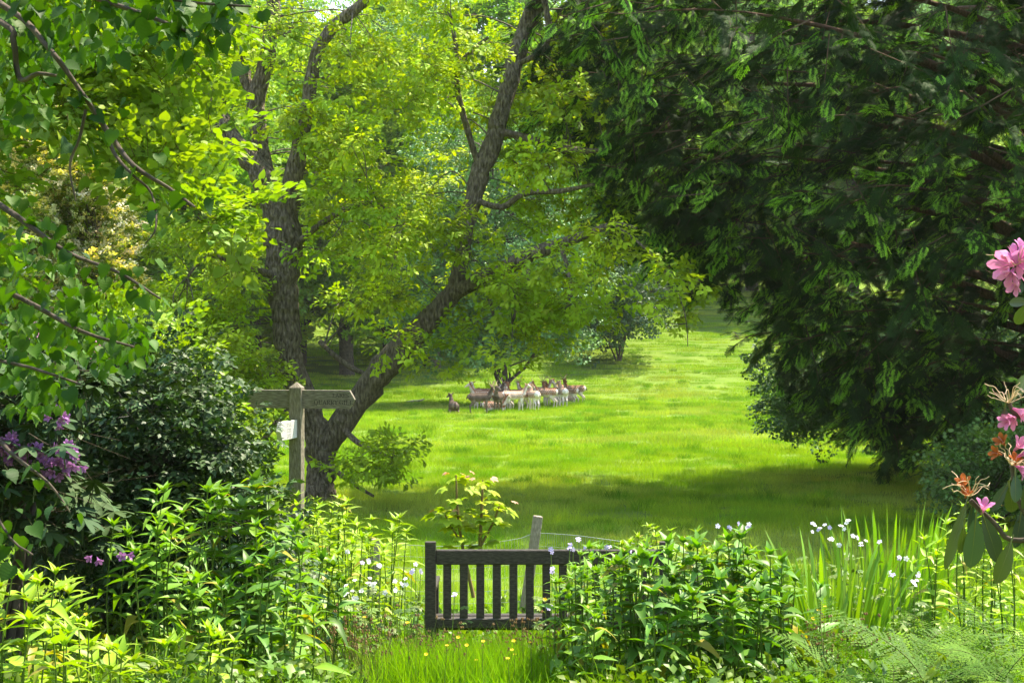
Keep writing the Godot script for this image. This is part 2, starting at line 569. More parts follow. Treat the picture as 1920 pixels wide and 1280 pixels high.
# ------------------------------------------------------------------ the oak in the middle
func build_oak() -> void:
	var d := 32.0
	var base := on_ground(600, d)
	var t := thing("oak_tree", "old oak with two leaning stems and fresh yellow-green leaves behind the signpost", "tree", base)
	var stems := {
		"trunk": [[[590, 990, d, 42], [596, 940, d, 31], [600, 890, d, 27], [602, 845, d, 28], [586, 790, d, 27], [561, 730, d, 25], [545, 670, d, 24], [535, 600, d, 28], [528, 530, d, 31], [530, 470, d, 35], [528, 415, d, 33], [512, 365, d, 29]]],
		"limb": [
			[[600, 855, d, 22], [632, 808, d - .1, 23], [682, 738, d - .3, 25], [720, 690, d - .5, 27], [778, 628, d - .6, 24], [818, 584, d - .7, 20], [852, 545, d - .7, 18], [862, 505, d - .7, 15], [872, 440, d - .7, 15], [885, 380, d - .6, 16], [903, 315, d - .5, 18], [925, 262, d - .4, 18], [945, 195, d - .3, 16], [962, 128, d - .2, 17], [985, 60, d, 17], [1006, 0, d, 19], [1035, -90, d, 14], [1050, -260, d, 8]],
			[[838, 558, d - .7, 14], [890, 527, d - 1.0, 15], [940, 505, d - 1.2, 15], [985, 482, d - 1.4, 15], [1040, 460, d - 1.6, 12], [1090, 443, d - 1.8, 9], [1150, 420, d - 2, 5], [1195, 428, d - 2.2, 2]],
			[[1150, 420, d - 2, 3], [1215, 470, d - 2.3, 2.5], [1262, 530, d - 2.4, 2], [1285, 590, d - 2.4, 1.2], [1290, 650, d - 2.4, 0.7]],
			[[520, 390, d, 30], [500, 345, d + .1, 25], [470, 300, d + .2, 21], [435, 262, d + .3, 19], [402, 205, d + .4, 18], [370, 150, d + .5, 17], [330, 95, d + .6, 15], [290, 50, d + .7, 12], [220, -40, d + .9, 8]],
			[[530, 410, d, 24], [548, 340, d - .3, 19], [562, 270, d - .5, 15], [578, 190, d - .7, 13], [590, 110, d - .8, 12], [620, 55, d - .9, 12], [660, 22, d - 1, 11], [710, -20, d - 1.1, 9], [800, -120, d - 1.3, 6]],
			[[515, 385, d + .2, 18], [492, 310, d + .5, 17], [484, 240, d + .6, 18], [480, 190, d + .6, 17], [498, 120, d + .6, 15], [508, 50, d + .6, 15], [512, -40, d + .6, 12], [500, -260, d + .7, 6]],
			[[481, 205, d + .6, 13], [462, 150, d + .7, 11], [448, 95, d + .8, 11], [443, 45, d + .8, 10], [430, -60, d + .9, 7]],
			[[940, 247, d - .4, 7], [980, 256, d - .7, 7], [1020, 268, d - 1, 7], [1060, 278, d - 1.3, 8], [1110, 283, d - 1.6, 5], [1145, 272, d - 1.8, 2]],
			[[962, 122, d - .2, 6], [1000, 106, d - .5, 6], [1024, 85, d - .6, 6], [1028, 40, d - .6, 6], [1018, -10, d - .7, 6], [1010, -80, d - .8, 4]],
			[[886, 372, d - .6, 6], [940, 388, d - 1, 6], [985, 362, d - 1.3, 6], [1050, 358, d - 1.5, 5], [1115, 345, d - 1.8, 3]],
			[[985, 482, d - 1.4, 5], [990, 520, d - 1.7, 5], [975, 560, d - 1.8, 4], [960, 605, d - 2, 2.5]],
			[[905, 522, d - 1, 5], [914, 550, d - 1.2, 5], [925, 590, d - 1.4, 2.5]],
			[[1050, 456, d - 1.6, 5], [1070, 530, d - 2, 4], [1060, 590, d - 2.2, 3]],
			[[640, 800, d - .2, 7], [672, 830, d - .8, 5], [705, 846, d - 1.2, 4], [745, 862, d - 1.6, 2.5]],
			[[600, 860, d, 7], [660, 905, d - .6, 4], [700, 930, d - 1, 2.5]],
			[[565, 745, d, 7], [520, 790, d - .6, 6], [480, 840, d - .9, 4], [430, 880, d - 1.2, 3]],
			[[548, 690, d, 6], [495, 705, d - .7, 5], [440, 690, d - 1.2, 3]],
			[[600, 640, d + .4, 5], [620, 660, d + .2, 5], [660, 690, d - .1, 5], [700, 705, d - .5, 4]],
			[[535, 480, d, 7], [600, 420, d - .8, 6], [690, 380, d - 1.4, 5], [760, 420, d - 1.8, 3]],
			[[900, 320, d - .5, 6], [860, 180, d - .9, 6], [858, 110, d - 1, 5], [845, 30, d - 1, 3]],
			[[858, 120, d - 1, 4], [890, 90, d - 1.1, 4], [915, 70, d - 1.2, 3]],
			[[528, 520, d, 8], [460, 500, d - .8, 6], [390, 480, d - 1.4, 4], [350, 520, d - 1.7, 2.5]],
		],
	}
	var nodes := []
	var keep := []
	for kind in stems:
		for l in stems[kind]:
			var sp := limb_px(l, 4)
			var st := Shape.new()
			st.tube(sp[0], sp[1], 12 if l[0][3] > 15 else 7, Color.WHITE, 0.07)
			part(kind, st.mesh(mats["oak bark"]), t)
			for k in range(2, sp[0].size()): nodes.append(sp[0][k])
			for k in l.size():
				if l[k][3] >= 12:
					keep.append([l[k][0], l[k][1], l[k][2], l[k][3] + 10.0])
					if k + 1 < l.size(): keep.append([(l[k][0] + l[k + 1][0]) / 2.0, (l[k][1] + l[k + 1][1]) / 2.0, l[k][2], l[k][3] + 10.0])
	var ells := [
		[420, 460, 100, 110, 14, 29, 34], [390, 590, 90, 90, 14, 29, 34], [430, 690, 90, 60, 9, 29, 33], [330, 620, 50, 60, 4, 29, 33],
		[640, 200, 130, 150, 17, 29, 35], [700, 330, 150, 120, 19, 29, 35], [760, 120, 150, 140, 17, 29, 35], [640, 480, 110, 120, 12, 29, 35],
		[760, 470, 110, 110, 14, 29, 34], [720, 590, 100, 70, 7, 29, 34], [860, 420, 70, 70, 5, 29, 32], [560, 300, 60, 130, 7, 29, 31],
		[1010, 200, 110, 130, 16, 29, 35], [1060, 380, 110, 90, 14, 29, 34], [940, 600, 110, 80, 12, 28, 33], [1040, 560, 90, 90, 12, 28, 33],
		[1100, 500, 80, 70, 7, 28, 33], [850, 650, 70, 40, 4, 28.5, 31], [1260, 560, 60, 50, 4, 28, 31], [1080, 100, 120, 110, 12, 30, 35],
		[600, 800, 80, 70, 6, 29, 31.5], [470, 800, 70, 90, 7, 29.5, 32], [690, 870, 60, 50, 5, 29, 31], [620, 900, 50, 40, 3, 29.5, 31],
		[300, 250, 120, 120, 12, 30, 35], [420, 80, 130, 90, 12, 30, 35], [560, 60, 110, 80, 9, 29, 35], [900, 40, 130, 80, 12, 30, 35],
		[650, -130, 380, 130, 15, 28, 36], [950, -220, 330, 180, 13, 28, 36], [500, -330, 360, 170, 13, 28, 36], [760, -450, 360, 150, 11, 29, 36], [760, 300, 400, 300, 14, 34, 37],
	]
	var f := clumps(ells, 15, 0.38, 0.8, 1.3, Color(0.33, 0.48, 0.024), 0.24, 0.10, keep, 0.5)
	var m := sprig(15, 0.34, 0.13, 0.085, 0.15, 0.30, OAKISH, mats["oak leaf"])
	stuff("crown", m, f.xf, f.cols, t)
	var tw := part("twigs", twigs_to(f.mids, nodes, 0.016, Color(0.12, 0.105, 0.08), mats["twig"], 4.0), t)
	tw.set_meta("kind", "stuff")
	rebase(t)

# ------------------------------------------------------------------ the yew
func yew_reach(h: float) -> float:
	var table := [[0.7, 3.2], [1.9, 4.7], [3.6, 6.4], [5.2, 8.0], [7.0, 9.8], [9.8, 10.8], [12.0, 9.0], [13.6, 5.6], [14.6, 2.6], [15.4, 0.8]]
	for k in table.size() - 1:
		if h <= table[k + 1][0]: return lerpf(table[k][1], table[k + 1][1], clampf((h - table[k][0]) / (table[k + 1][0] - table[k][0]), 0, 1))
	return 0.8

func build_yew() -> void:
	var base := on_ground(1985, 34.0)
	var t := thing("yew_tree", "dark spreading yew with drooping needle sprays and lighter fresh tips", "tree", base)
	var st := Shape.new()
	var sp := spline([Vector3(0, -0.4, 0), Vector3(0, 0.3, 0), Vector3(0.1, 4, 0), Vector3(-0.1, 9, 0.1), Vector3(0, 14.4, 0)], [0.85, 0.6, 0.48, 0.3, 0.05], 5)
	st.tube(sp[0], sp[1], 12, Color.WHITE, 0.15)
	part("trunk", st.mesh(mats["yew bark"]), t)
	var dark_xf := []
	var dark_col := []
	var fresh_xf := []
	var fresh_col := []
	var fine := Shape.new()
	var total := 135
	for b in total:
		var h := 1.0 + 13.6 * pow(float(b) / total, 1.05)
		var a := b * 2.39996 + uni(-0.3, 0.3)
		var out := Vector3(cos(a), 0, sin(a))
		var reach := yew_reach(h) * uni(0.66, 1.06)
		if out.z < -0.55: reach *= 0.8
		var from := Vector3(0, maxf(h - 0.2 * reach, 0.5), 0)
		var end := Vector3(0, h - uni(0.2, 0.9), 0) + out * reach
		var q := spline([from, from.lerp(end, 0.4) + Vector3.UP * 0.07 * reach, from.lerp(end, 0.75) + Vector3.UP * 0.06 * reach, end], [0.05 + 0.010 * reach, 0.03 + 0.004 * reach, 0.02, 0.006], 4)
		var bs := Shape.new()
		bs.tube(q[0], q[1], 6, Color.WHITE)
		part("branch", bs.mesh(mats["yew bark"]), t)
		var path: Array = q[0]
		var n := int(reach * 2.0)
		for k in n:
			var u := lerpf(0.08, 1.0, pow(float(k) / n, 0.85))
			var fi := u * (path.size() - 1)
			var at: Vector3 = path[int(fi)].lerp(path[mini(int(fi) + 1, path.size() - 1)], fi - int(fi))
			var s := 1.0 if k % 2 == 0 else -1.0
			var dir := out.rotated(Vector3.UP, s * uni(0.1, 1.2))
			var shelf := rng.randf() < 0.45
			var len := (uni(0.6, 1.4) if shelf else uni(0.35, 1.0)) * (1.15 - 0.4 * u)
			var hang := uni(-0.25, 0.15) if shelf else uni(0.2, 0.95)
			var fresh := rng.randf() < ((0.95 if u > 0.4 else 0.55) if shelf else 0.05)
			var tone := tint(Color(1, 1, 1), 0.28, 0.08)
			var end2 := at + dir * len + Vector3.DOWN * hang * len
			fine.tube([at, at.lerp(end2, 0.5) + Vector3.UP * 0.08 * len, end2], [0.010, 0.007, 0.003], 3, Color(0.09, 0.06, 0.04))
			var m := int(len / 0.12) + 1
			for j in m:
				var w := (j + 0.6) / m
				var p := at.lerp(end2, w) + Vector3.UP * 0.3 * len * w * (1.0 - w)
				var sd := dir.rotated(Vector3.UP, uni(-1.1, 1.1)) + Vector3.DOWN * (hang * uni(0.2, 1.3) + uni(-0.25, 0.4))
				var sc := uni(0.6, 1.0)
				var x := Transform3D(facing(sd, uni(-0.4, 0.4) if shelf else uni(-1.3, 1.3)).scaled(Vector3(sc, sc, sc)), p)
				if fresh and w > 0.3:
					fresh_xf.append(x)
					fresh_col.append(tint(tone, 0.15))
				else:
					dark_xf.append(x)
					dark_col.append(tint(tone, 0.15))
	# plumes that close the outside of the crown
	for k in 2800:
		var h := 0.9 + 13.1 * pow(rng.randf(), 0.8)
		var a := uni(-0.6, PI + 0.6) if rng.randf() < 0.8 else uni(0, TAU)
		var out := Vector3(cos(a), 0, sin(a))
		if k % 7 == 0:
			h = uni(5.5, 12.0)
			a = PI + uni(-0.5, 0.35)
			out = Vector3(cos(a), 0, sin(a))
		var at := out * yew_reach(h) * (uni(0.75, 1.08) if k % 7 == 0 else 1.0) * (1.0 if k % 7 == 0 else uni(0.6, 0.98) if h < 5.5 else uni(0.3, 0.98)) + Vector3(0, h - uni(0.0, 0.5), 0)
		var dir := (out * 0.5 + Vector3(uni(-0.8, 0.8), uni(-0.5, 0.1), uni(-0.5, 0.8))).normalized()
		var len := uni(0.45, 1.0)
		var side := dir.cross(Vector3.UP).normalized()
		var fresh := rng.randf() < 0.5
		var tone := tint(Color(1, 1, 1), 0.3, 0.08)
		var tip := at + dir * len + Vector3.DOWN * 0.2 * len
		fine.tube([at - dir * 0.5, at.lerp(tip, 0.5) + Vector3.UP * 0.06, tip], [0.014, 0.009, 0.003], 3, Color(0.09, 0.06, 0.04))
		for j in 20:
			var w := (j + 0.5) / 20.0
			var p := at.lerp(tip, w) + Vector3.UP * 0.12 * (1.0 - w) + side * uni(-0.26, 0.26) * (1.1 - 0.5 * w) + Vector3.UP * uni(-0.16, 0.06)
			var sd := dir + side * uni(-1.5, 1.5) * (1.2 - 0.6 * w) + Vector3.DOWN * uni(-0.1, 1.1)
			var sc := uni(0.45, 0.82)
			var x := Transform3D(facing(sd, uni(-0.6, 0.6)).scaled(Vector3(sc, sc, sc)), p)
			if fresh and rng.randf() < 0.35 + 0.5 * w:
				fresh_xf.append(x)
				fresh_col.append(tint(tone, 0.15))
			else:
				dark_xf.append(x)
				dark_col.append(tint(tone, 0.15))
	stuff("needles", yew_spray(false), dark_xf, dark_col, t)
	stuff("needles", yew_spray(true), fresh_xf, fresh_col, t)
	part("twigs", fine.mesh(mats["twig"]), t).set_meta("kind", "stuff")

# ------------------------------------------------------------------ lime (linden) boughs over the corner
func lime_leaf(curl: float, fold: float, col: Color) -> ArrayMesh:
	var st := Shape.new()
	var outline := [Vector3(0, -0.07, 0.30)]
	var n := 13
	for k in range(1, n):
		var t := float(k) / n
		var base: float = 1.0
		for q in HEART.size() - 1:
			if t <= HEART[q + 1].x:
				base = lerpf(HEART[q].z, HEART[q + 1].z, clampf((t - HEART[q].x) / (HEART[q + 1].x - HEART[q].x), 0, 1))
				break
		outline.append(Vector3(t, t - 0.16 * (1.0 - t) + (0.02 if k % 2 == 0 else -0.02), base * (1.05 if k % 2 == 0 else 0.95)))
	outline.append(Vector3(1, 1, 0))
	st.leaf(Transform3D.IDENTITY, outline, 1.0, 0.46, fold, curl, col, 0.02)
	st.tube([Vector3(-0.38, 0.10, 0), Vector3(-0.15, 0.05, 0), Vector3(0.05, 0, 0)], [0.012, 0.011, 0.010], 3, Color(0.10, 0.13, 0.03))
	return st.mesh(mats["lime leaf"])

func build_lime() -> void:
	var base := on_ground(-120, 6.0)
	var t := thing("lime_tree", "lime tree boughs of heart-shaped leaves hanging over the purple rhododendron", "tree", base)
	var d := 4.8
	var trunk := spline([base + Vector3(0, -0.3, 0), base + Vector3(0, 1.2, 0), base + Vector3(0.05, 3.2, 0.1), base + Vector3(0, 6.0, 0)], [0.24, 0.19, 0.16, 0.09], 4)
	var st := Shape.new()
	st.tube(trunk[0], trunk[1], 10, Color.WHITE, 0.06)
	part("trunk", st.mesh(mats["dark bark"]), t)
	var lists := [
		[[-320, 60, 6, 16], [-120, -30, 5.4, 9], [20, 20, 5, 6], [90, 90, d, 5], [150, 170, d, 4.5], [200, 245, d, 5.5], [250, 310, d - .1, 4.5], [320, 355, d - .1, 3.5], [365, 388, d - .2, 2]],
		[[200, 245, d, 4], [212, 285, d, 3.5], [245, 325, d - .1, 3], [283, 362, d - .1, 2.5], [292, 425, d - .2, 2], [272, 456, d - .2, 1.2]],
		[[160, 205, d, 3.5], [148, 260, d, 3], [130, 310, d, 2.5], [141, 376, d, 1.5]],
		[[-200, -60, 5.6, 9], [0, 40, 5, 6], [24, 80, 4.9, 6], [36, 148, 4.9, 5], [70, 138, 4.8, 4.5], [105, 142, 4.8, 3]],
		[[-320, 60, 6, 12], [-60, -60, 5, 9], [120, -20, 4.6, 6], [250, 20, 4.5, 4.5], [340, 55, 4.4, 3], [400, 80, 4.4, 1.5]],
		[[-60, -60, 5, 7], [200, -40, 4.6, 5], [330, 0, 4.5, 3.5], [470, 12, 4.4, 2]],
		[[-320, 300, 6.2, 12], [-120, 330, 5.6, 9], [0, 385, 5.2, 6], [120, 470, 5, 4], [220, 510, 4.9, 3], [300, 560, 4.8, 1.8]],
		[[-300, 420, 6.2, 11], [-100, 500, 5.5, 7], [40, 560, 5.1, 5], [150, 620, 5, 3.5], [250, 650, 4.9, 2]],
		[[-300, 700, 6, 9], [-80, 760, 5.2, 5], [20, 850, 4.9, 4], [90, 905, 4.8, 2.5], [130, 960, 4.8, 1.5]],
		[[-80, 760, 5.2, 4], [0, 980, 4.9, 3], [60, 1040, 4.8, 2]],
		[[-200, 560, 5.6, 7], [-40, 660, 5.1, 4], [60, 690, 4.9, 3], [150, 720, 4.8, 2]],
	]
	var spots := []
	var dens := [10, 3, 2, 8, 30, 24, 22, 22, 5, 4, 16]
	for k in lists.size():
		var sp := limb_px(lists[k], 4)
		var b := Shape.new()
		b.tube(sp[0], sp[1], 6, Color.WHITE)
		part("bough", b.mesh(mats["dark bark"]), t)
		var path: Array = sp[0]
		for j in int(dens[k] * 2.2):
			var u := uni(0.35, 1.0)
			var fi := u * (path.size() - 1)
			var p: Vector3 = path[int(fi)].lerp(path[mini(int(fi) + 1, path.size() - 1)], fi - int(fi))
			spots.append(p + ball() * uni(0.03, 0.16))
	# leafy masses: [px, py, rx, ry, count, near, far]
	for e in [[110, 30, 190, 95, 620, 4.8, 7.2], [330, 15, 120, 50, 140, 4.6, 6.2], [40, 170, 70, 80, 60, 5.0, 6.4], [50, 560, 130, 110, 230, 5.4, 7.4], [120, 650, 150, 65, 260, 5.2, 7.2], [230, 640, 80, 50, 50, 5.4, 6.6], [60, 730, 90, 50, 90, 5.2, 6.6], [-150, 300, 160, 420, 260, 4.8, 6.6], [200, -200, 480, 140, 520, 4.4, 7.0], [350, -420, 480, 160, 420, 4.4, 7.4]]:
		for k in int(e[4]):
			var a := uni(0, TAU)
			var r := sqrt(rng.randf())
			spots.append(P(e[0] + e[2] * r * cos(a), e[1] + e[3] * r * sin(a), uni(e[5], e[6])))
	for e in [[100, 950, 4.0], [60, 985, 4.2], [85, 1000, 4.75], [20, 905, 4.8], [30, 955, 4.9], [5, 980, 4.9], [125, 985, 4.8], [40, 1010, 4.9], [20, 1060, 4.8], [60, 1075, 4.9]]:
		spots.append(P(e[0], e[1], e[2]))
	var kinds := []
	for k in 6:
		kinds.append(lime_leaf([0.05, 0.15, 0.3][k % 3], [0.15, 0.35][k % 2], [Color(0.038, 0.092, 0.014), Color(0.062, 0.14, 0.012), Color(0.030, 0.078, 0.016)][k % 3]))
	spots.sort_custom(func(a, b): return rank_in_view(a) < rank_in_view(b))
	var xf := []
	var cols := []
	for k in spots.size():
		var p: Vector3 = spots[k]
		var l := uni(0.030, 0.062)
		var dir := Vector3(uni(-0.9, 0.9), uni(-1.3, -0.1), uni(-0.6, 0.8))
		var x := Transform3D(facing(dir, uni(-1.0, 1.0)).scaled(Vector3(l, l, l)), p)
		if k < 300: part("leaf", kinds[rng.randi() % 6], t, x)
		else:
			xf.append(x)
			cols.append(tint(Color(1, 1, 1), 0.25, 0.12))
	stuff("foliage", kinds[1], xf, cols, t)
	rebase(t)

func rank_in_view(p: Vector3) -> float:
	var px := absf(p.x / -p.z * FOCAL)
	var py := absf((p.y - EYE) / -p.z * FOCAL)
	return (1000.0 if px > 960.0 or py > 640.0 else 0.0) - p.z

# ------------------------------------------------------------------ flowering plants of the border
func lance_leaf(curl: float, fold: float, col: Color, slim: float) -> ArrayMesh:
	var st := Shape.new()
	st.leaf(Transform3D.IDENTITY, LANCE, 1.0, slim, fold, curl, col, 0.012)
	return st.mesh(mats["herb leaf"])

var lances := {}

func herb(called: String, label: String, group: String, px: float, d: float, stems: int, top_py: float, spread: float, leaf_len: float, tone: String, lean := 0.18) -> void:
	var base := on_ground(px, d)
	var t := thing(called, label, "plant", base, 0.0, group)
	var high := P(px, top_py, d).y - base.y
	var pick: Array = lances[tone]
	for s in stems:
		var a := uni(0, TAU)
		var r := spread * sqrt(float(s) / maxf(stems - 1, 1)) * uni(0.7, 1.0) if s > 0 else 0.0
		var from := Vector3(cos(a) * r * 0.6, 0, sin(a) * r * 0.6)
		var h := high * uni(0.80, 1.03) if s > 0 else high
		var tip := Vector3(cos(a) * r, h, sin(a) * r) + Vector3(uni(-1, 1), 0, uni(-1, 1)) * lean * h * 0.3
		from.y = ground(base.x + from.x, base.z + from.z) - base.y - 0.02
		var sp := spline([from, from.lerp(tip, 0.55) + Vector3(uni(-1, 1), 0.4, uni(-1, 1)) * 0.05 * h, tip], [0.006, 0.005, 0.003], 4)
		var st := Shape.new()
		st.tube(sp[0], sp[1], 5, Color(0.10, 0.16, 0.03))
		var stem := part("stem", st.mesh(mats["twig"]), t)
		var path: Array = sp[0]
		var step := leaf_len * 0.6
		var n := int(h * 0.86 / step)
		var turn := uni(0, TAU)
		for k in n:
			var u := 0.14 + 0.86 * k / n
			var fi := u * (path.size() - 1)
			var at: Vector3 = path[int(fi)].lerp(path[mini(int(fi) + 1, path.size() - 1)], fi - int(fi))
			turn += PI * 0.5 + uni(-0.3, 0.3)
			for o in 2:
				if rng.randf() < 0.06: continue
				var b := turn + PI * o + uni(-0.2, 0.2)
				var rise := lerpf(-0.05, 0.75, u * u) + uni(-0.2, 0.25)
				var l := leaf_len * uni(0.75, 1.2) * (0.65 + 0.55 * sin(PI * clampf(u * 0.95, 0, 1)))
				var dir := Vector3(cos(b), rise, sin(b))
				part("leaf", pick[rng.randi() % pick.size()], stem, Transform3D(facing(dir, uni(-0.35, 0.35)).scaled(Vector3(l, l, l)), at))
		for k in 6:
			var b := k * 1.05 + turn
			var l := leaf_len * uni(0.4, 0.75)
			part("leaf", pick[rng.randi() % pick.size()], stem, Transform3D(facing(Vector3(cos(b), uni(0.9, 2.6), sin(b)), uni(-0.3, 0.3)).scaled(Vector3(l, l, l)), tip))

func build_herbs() -> void:
	for e in [["bright", Color(0.28, 0.44, 0.03), 0.16], ["fresh", Color(0.17, 0.33, 0.03), 0.17], ["deep", Color(0.10, 0.22, 0.03), 0.18], ["broad", Color(0.13, 0.27, 0.03), 0.23], ["oval", Color(0.15, 0.27, 0.045), 0.33]]:
		lances[e[0]] = []
		for k in 6:
			lances[e[0]].append(lance_leaf([0.15, 0.4, 0.7][k % 3], uni(0.15, 0.55), tint(e[1], 0.22, 0.12), e[2]))
		lances[e[0]] = lances[e[0]] + lances[e[0]] + lances[e[0]]
		lances[e[0]].append(lance_leaf(0.8, 0.3, Color(0.34, 0.30, 0.04), e[2]))
		lances[e[0]].append(lance_leaf(1.0, 0.6, tint(e[1], 0.3, 0.2), e[2] * 0.8))
	var g := "tall leafy perennials in the border"
	for e in [[15, 7.4, 5, 1085], [100, 7.6, 5, 1110], [60, 6.9, 4, 1170], [160, 7.4, 4, 1185], [215, 7.2, 4, 1225]]:
		herb("broadleaf_perennial", "bright lime-green leafy perennial growing below the lime boughs", "bright perennials under the lime", e[0], e[1], e[2], e[3], 0.2, 0.17, "bright")
	for e in [[300, 7.3, 4, 1215], [390, 7.4, 4, 1200]]:
		herb("broadleaf_perennial", "low bright perennial with pointed leaves among sword-shaped blades", "low perennials among the blades", e[0], e[1], e[2], e[3], 0.16, 0.15, "bright")
	for e in [[325, 9.2, 6, 985], [395, 9.0, 7, 925], [455, 9.1, 7, 905], [540, 8.9, 7, 985], [590, 9.3, 5, 1050], [470, 8.4, 6, 1060], [380, 8.5, 5, 1090], [560, 8.4, 4, 1130], [300, 9.6, 4, 930], [215, 9.4, 3, 990]]:
		herb("tall_perennial", "tall mid-green perennial with paired pointed leaves beside the dark shrub", g, e[0], e[1], e[2], e[3], 0.2, 0.165, ["fresh", "oval", "deep", "fresh"][rng.randi() % 4])
	for e in [[440, 12.6, 6, 935], [500, 12.8, 7, 925], [545, 12.4, 6, 950], [590, 12.9, 7, 940], [640, 12.6, 6, 945], [690, 12.3, 5, 975], [730, 12.0, 5, 1000], [610, 11.6, 5, 985], [520, 11.8, 6, 965], [670, 11.4, 5, 1010]]:
		herb("sunlit_perennial", "sunlit yellow-green perennial around the foot of the signpost", "sunlit perennials round the signpost", e[0], e[1], e[2], e[3], 0.3, 0.15, "bright")
	for e in [[1068, 9.2, 5, 1085], [1085, 9.0, 6, 1075], [1120, 9.3, 7, 1030], [1170, 8.9, 6, 1060], [1205, 9.3, 6, 1028], [1245, 9.4, 6, 1030], [1095, 8.6, 5, 1150]]:
		herb("leafy_perennial", "leafy green perennial hiding the end of the brown bench", "perennials in front of the bench end", e[0], e[1], e[2], e[3], 0.16, 0.13, "fresh")
	for e in [[1225, 8.9, 8, 1050], [1290, 9.1, 9, 1020], [1360, 9.0, 9, 1015], [1430, 8.9, 8, 1040], [1480, 9.1, 6, 1075], [1260, 8.4, 6, 1110], [1340, 8.4, 7, 1090], [1420, 8.4, 6, 1115]]:
		herb("broadleaf_shrub", "dense rounded perennial with broad drooping leaves beside the ferns", "broad-leaved clump next to the ferns", e[0], e[1], e[2], e[3], 0.22, 0.16, "broad")
	for e in [[1230, 10.6, 5, 990], [1300, 10.8, 6, 1000], [1380, 10.7, 6, 1000], [1180, 10.9, 4, 1020]]:
		herb("leafy_perennial", "light green perennial with lilac blooms rising behind the broad-leaved clump", "perennials behind the broad-leaved clump", e[0], e[1], e[2], e[3], 0.2, 0.12, "bright")
	for e in [[1790, 10.5, 4, 985], [1850, 10.2, 5, 960], [1745, 10.0, 4, 1020], [1900, 9.8, 4, 1000]]:
		herb("leafy_perennial", "light green perennial growing behind the ferns", "perennials behind the ferns", e[0], e[1], e[2], e[3], 0.2, 0.12, "bright")

# sword-leaved clumps: each leaf is a part
func iris(label: String, px: float, d: float, count: int, top_py: float, spread: float, col: Color, arch: float) -> void:
	var base := on_ground(px, d)
	var t := thing("iris_plant", label, "plant", base)
	var high := P(px, top_py, d).y - base.y
	for k in count:
		var a := uni(0, TAU)
		var r := spread * sqrt(rng.randf())
		var st := Shape.new()
		var h := high * uni(0.68, 1.0)
		var lean := Vector3(cos(a) * uni(0.1, 1.0) * arch, 0, sin(a) * arch * 0.7) * h * uni(0.3, 1.0)
		var q := uni(0, TAU)
		st.blade(Vector3(cos(a) * r, -0.05, sin(a) * r * 0.6), lean, h, uni(0.017, 0.027), Vector3(cos(q), 0, sin(q)), tint(col, 0.25, 0.12), 6)
		part("leaf", st.mesh(mats["herb leaf"]), t)

# five-petalled flower, 1 unit across
func flower(n: int, col: Color, eye: Color, cup: float) -> ArrayMesh:
	var st := Shape.new()
	for k in n:
		var a := TAU * k / n
		st.leaf(Transform3D(facing(Vector3(cos(a), cup, sin(a))), Vector3.ZERO), [Vector3(0, 0, 0.15), Vector3(0.4, 0.4, 0.75), Vector3(0.72, 0.75, 1.0), Vector3(0.95, 0.98, 0.5), Vector3(1, 1, 0)], 0.5, 0.185, 0.25, 0.2, col)
	st.tube([Vector3(0, -0.05, 0), Vector3(0, 0.08, 0), Vector3(0, 0.16, 0)], [0.07, 0.08, 0.03], 5, eye)
	return st.mesh(mats["petal"])

func palm_leaf() -> ArrayMesh:
	var st := Shape.new()
	for k in 7:
		var a := -2.2 + 4.4 * k / 6.0
		st.leaf(Transform3D(facing(Vector3(cos(a), 0.12, sin(a))), Vector3.ZERO), PLAIN, 0.5 * (1.0 - 0.12 * absf(a)), 0.12, 0.2, 0.3, Color.WHITE)
	return st.mesh(mats["herb leaf"])

func geranium(label: String, group: String, spots: Array, heads: Array, d: float) -> void:
	var mid_px := 0.0
	for s in spots: mid_px += s[0]
	var base := on_ground(mid_px / spots.size(), d)
	var t := thing("geranium_plant", label, "plant", base, 0.0, group)
	var xf := []
	var cols := []
	for s in spots:
		var head := P(s[0], s[1], d + uni(-0.3, 0.3))
		var from := Vector3(head.x + uni(-0.06, 0.06), 0, head.z + uni(-0.06, 0.06))
		from.y = ground(from.x, from.z)
		var st := Shape.new()
		var sp := spline([from, from.lerp(head, 0.6) + ball() * 0.03, head], [0.003, 0.0025, 0.002], 3)
		st.tube(sp[0], sp[1], 4, Color(0.14, 0.2, 0.05))
		var stem := part("stem", st.mesh(mats["twig"]), t)
		for q in 2:
			if q == 1 and rng.randf() < 0.4: continue
			var sc := uni(0.030, 0.040)
			var turn := facing(Vector3(1, 0, 0)).rotated(Vector3.RIGHT, uni(0.2, 1.5)).rotated(Vector3.UP, uni(-1.0, 1.0))
			part("flower", heads[rng.randi() % heads.size()], stem, Transform3D(turn.scaled(Vector3(sc, sc, sc)), head + (ball() * 0.022 if q == 1 else Vector3.ZERO)))
		for k in 9:
			var p := from.lerp(head, uni(0.15, 0.85)) + Vector3(uni(-0.12, 0.12), uni(-0.04, 0.02), uni(-0.12, 0.12))
			var l := uni(0.06, 0.13)
			xf.append(Transform3D(facing(Vector3(uni(-1, 1), uni(-0.2, 0.4), uni(-1, 1)), uni(-0.4, 0.4)).scaled(Vector3(l, l, l)), p))
			cols.append(tint(Color(0.16, 0.25, 0.05), 0.3, 0.15))
	stuff("foliage", palm_leaf(), xf, cols, t)
	rebase(t)

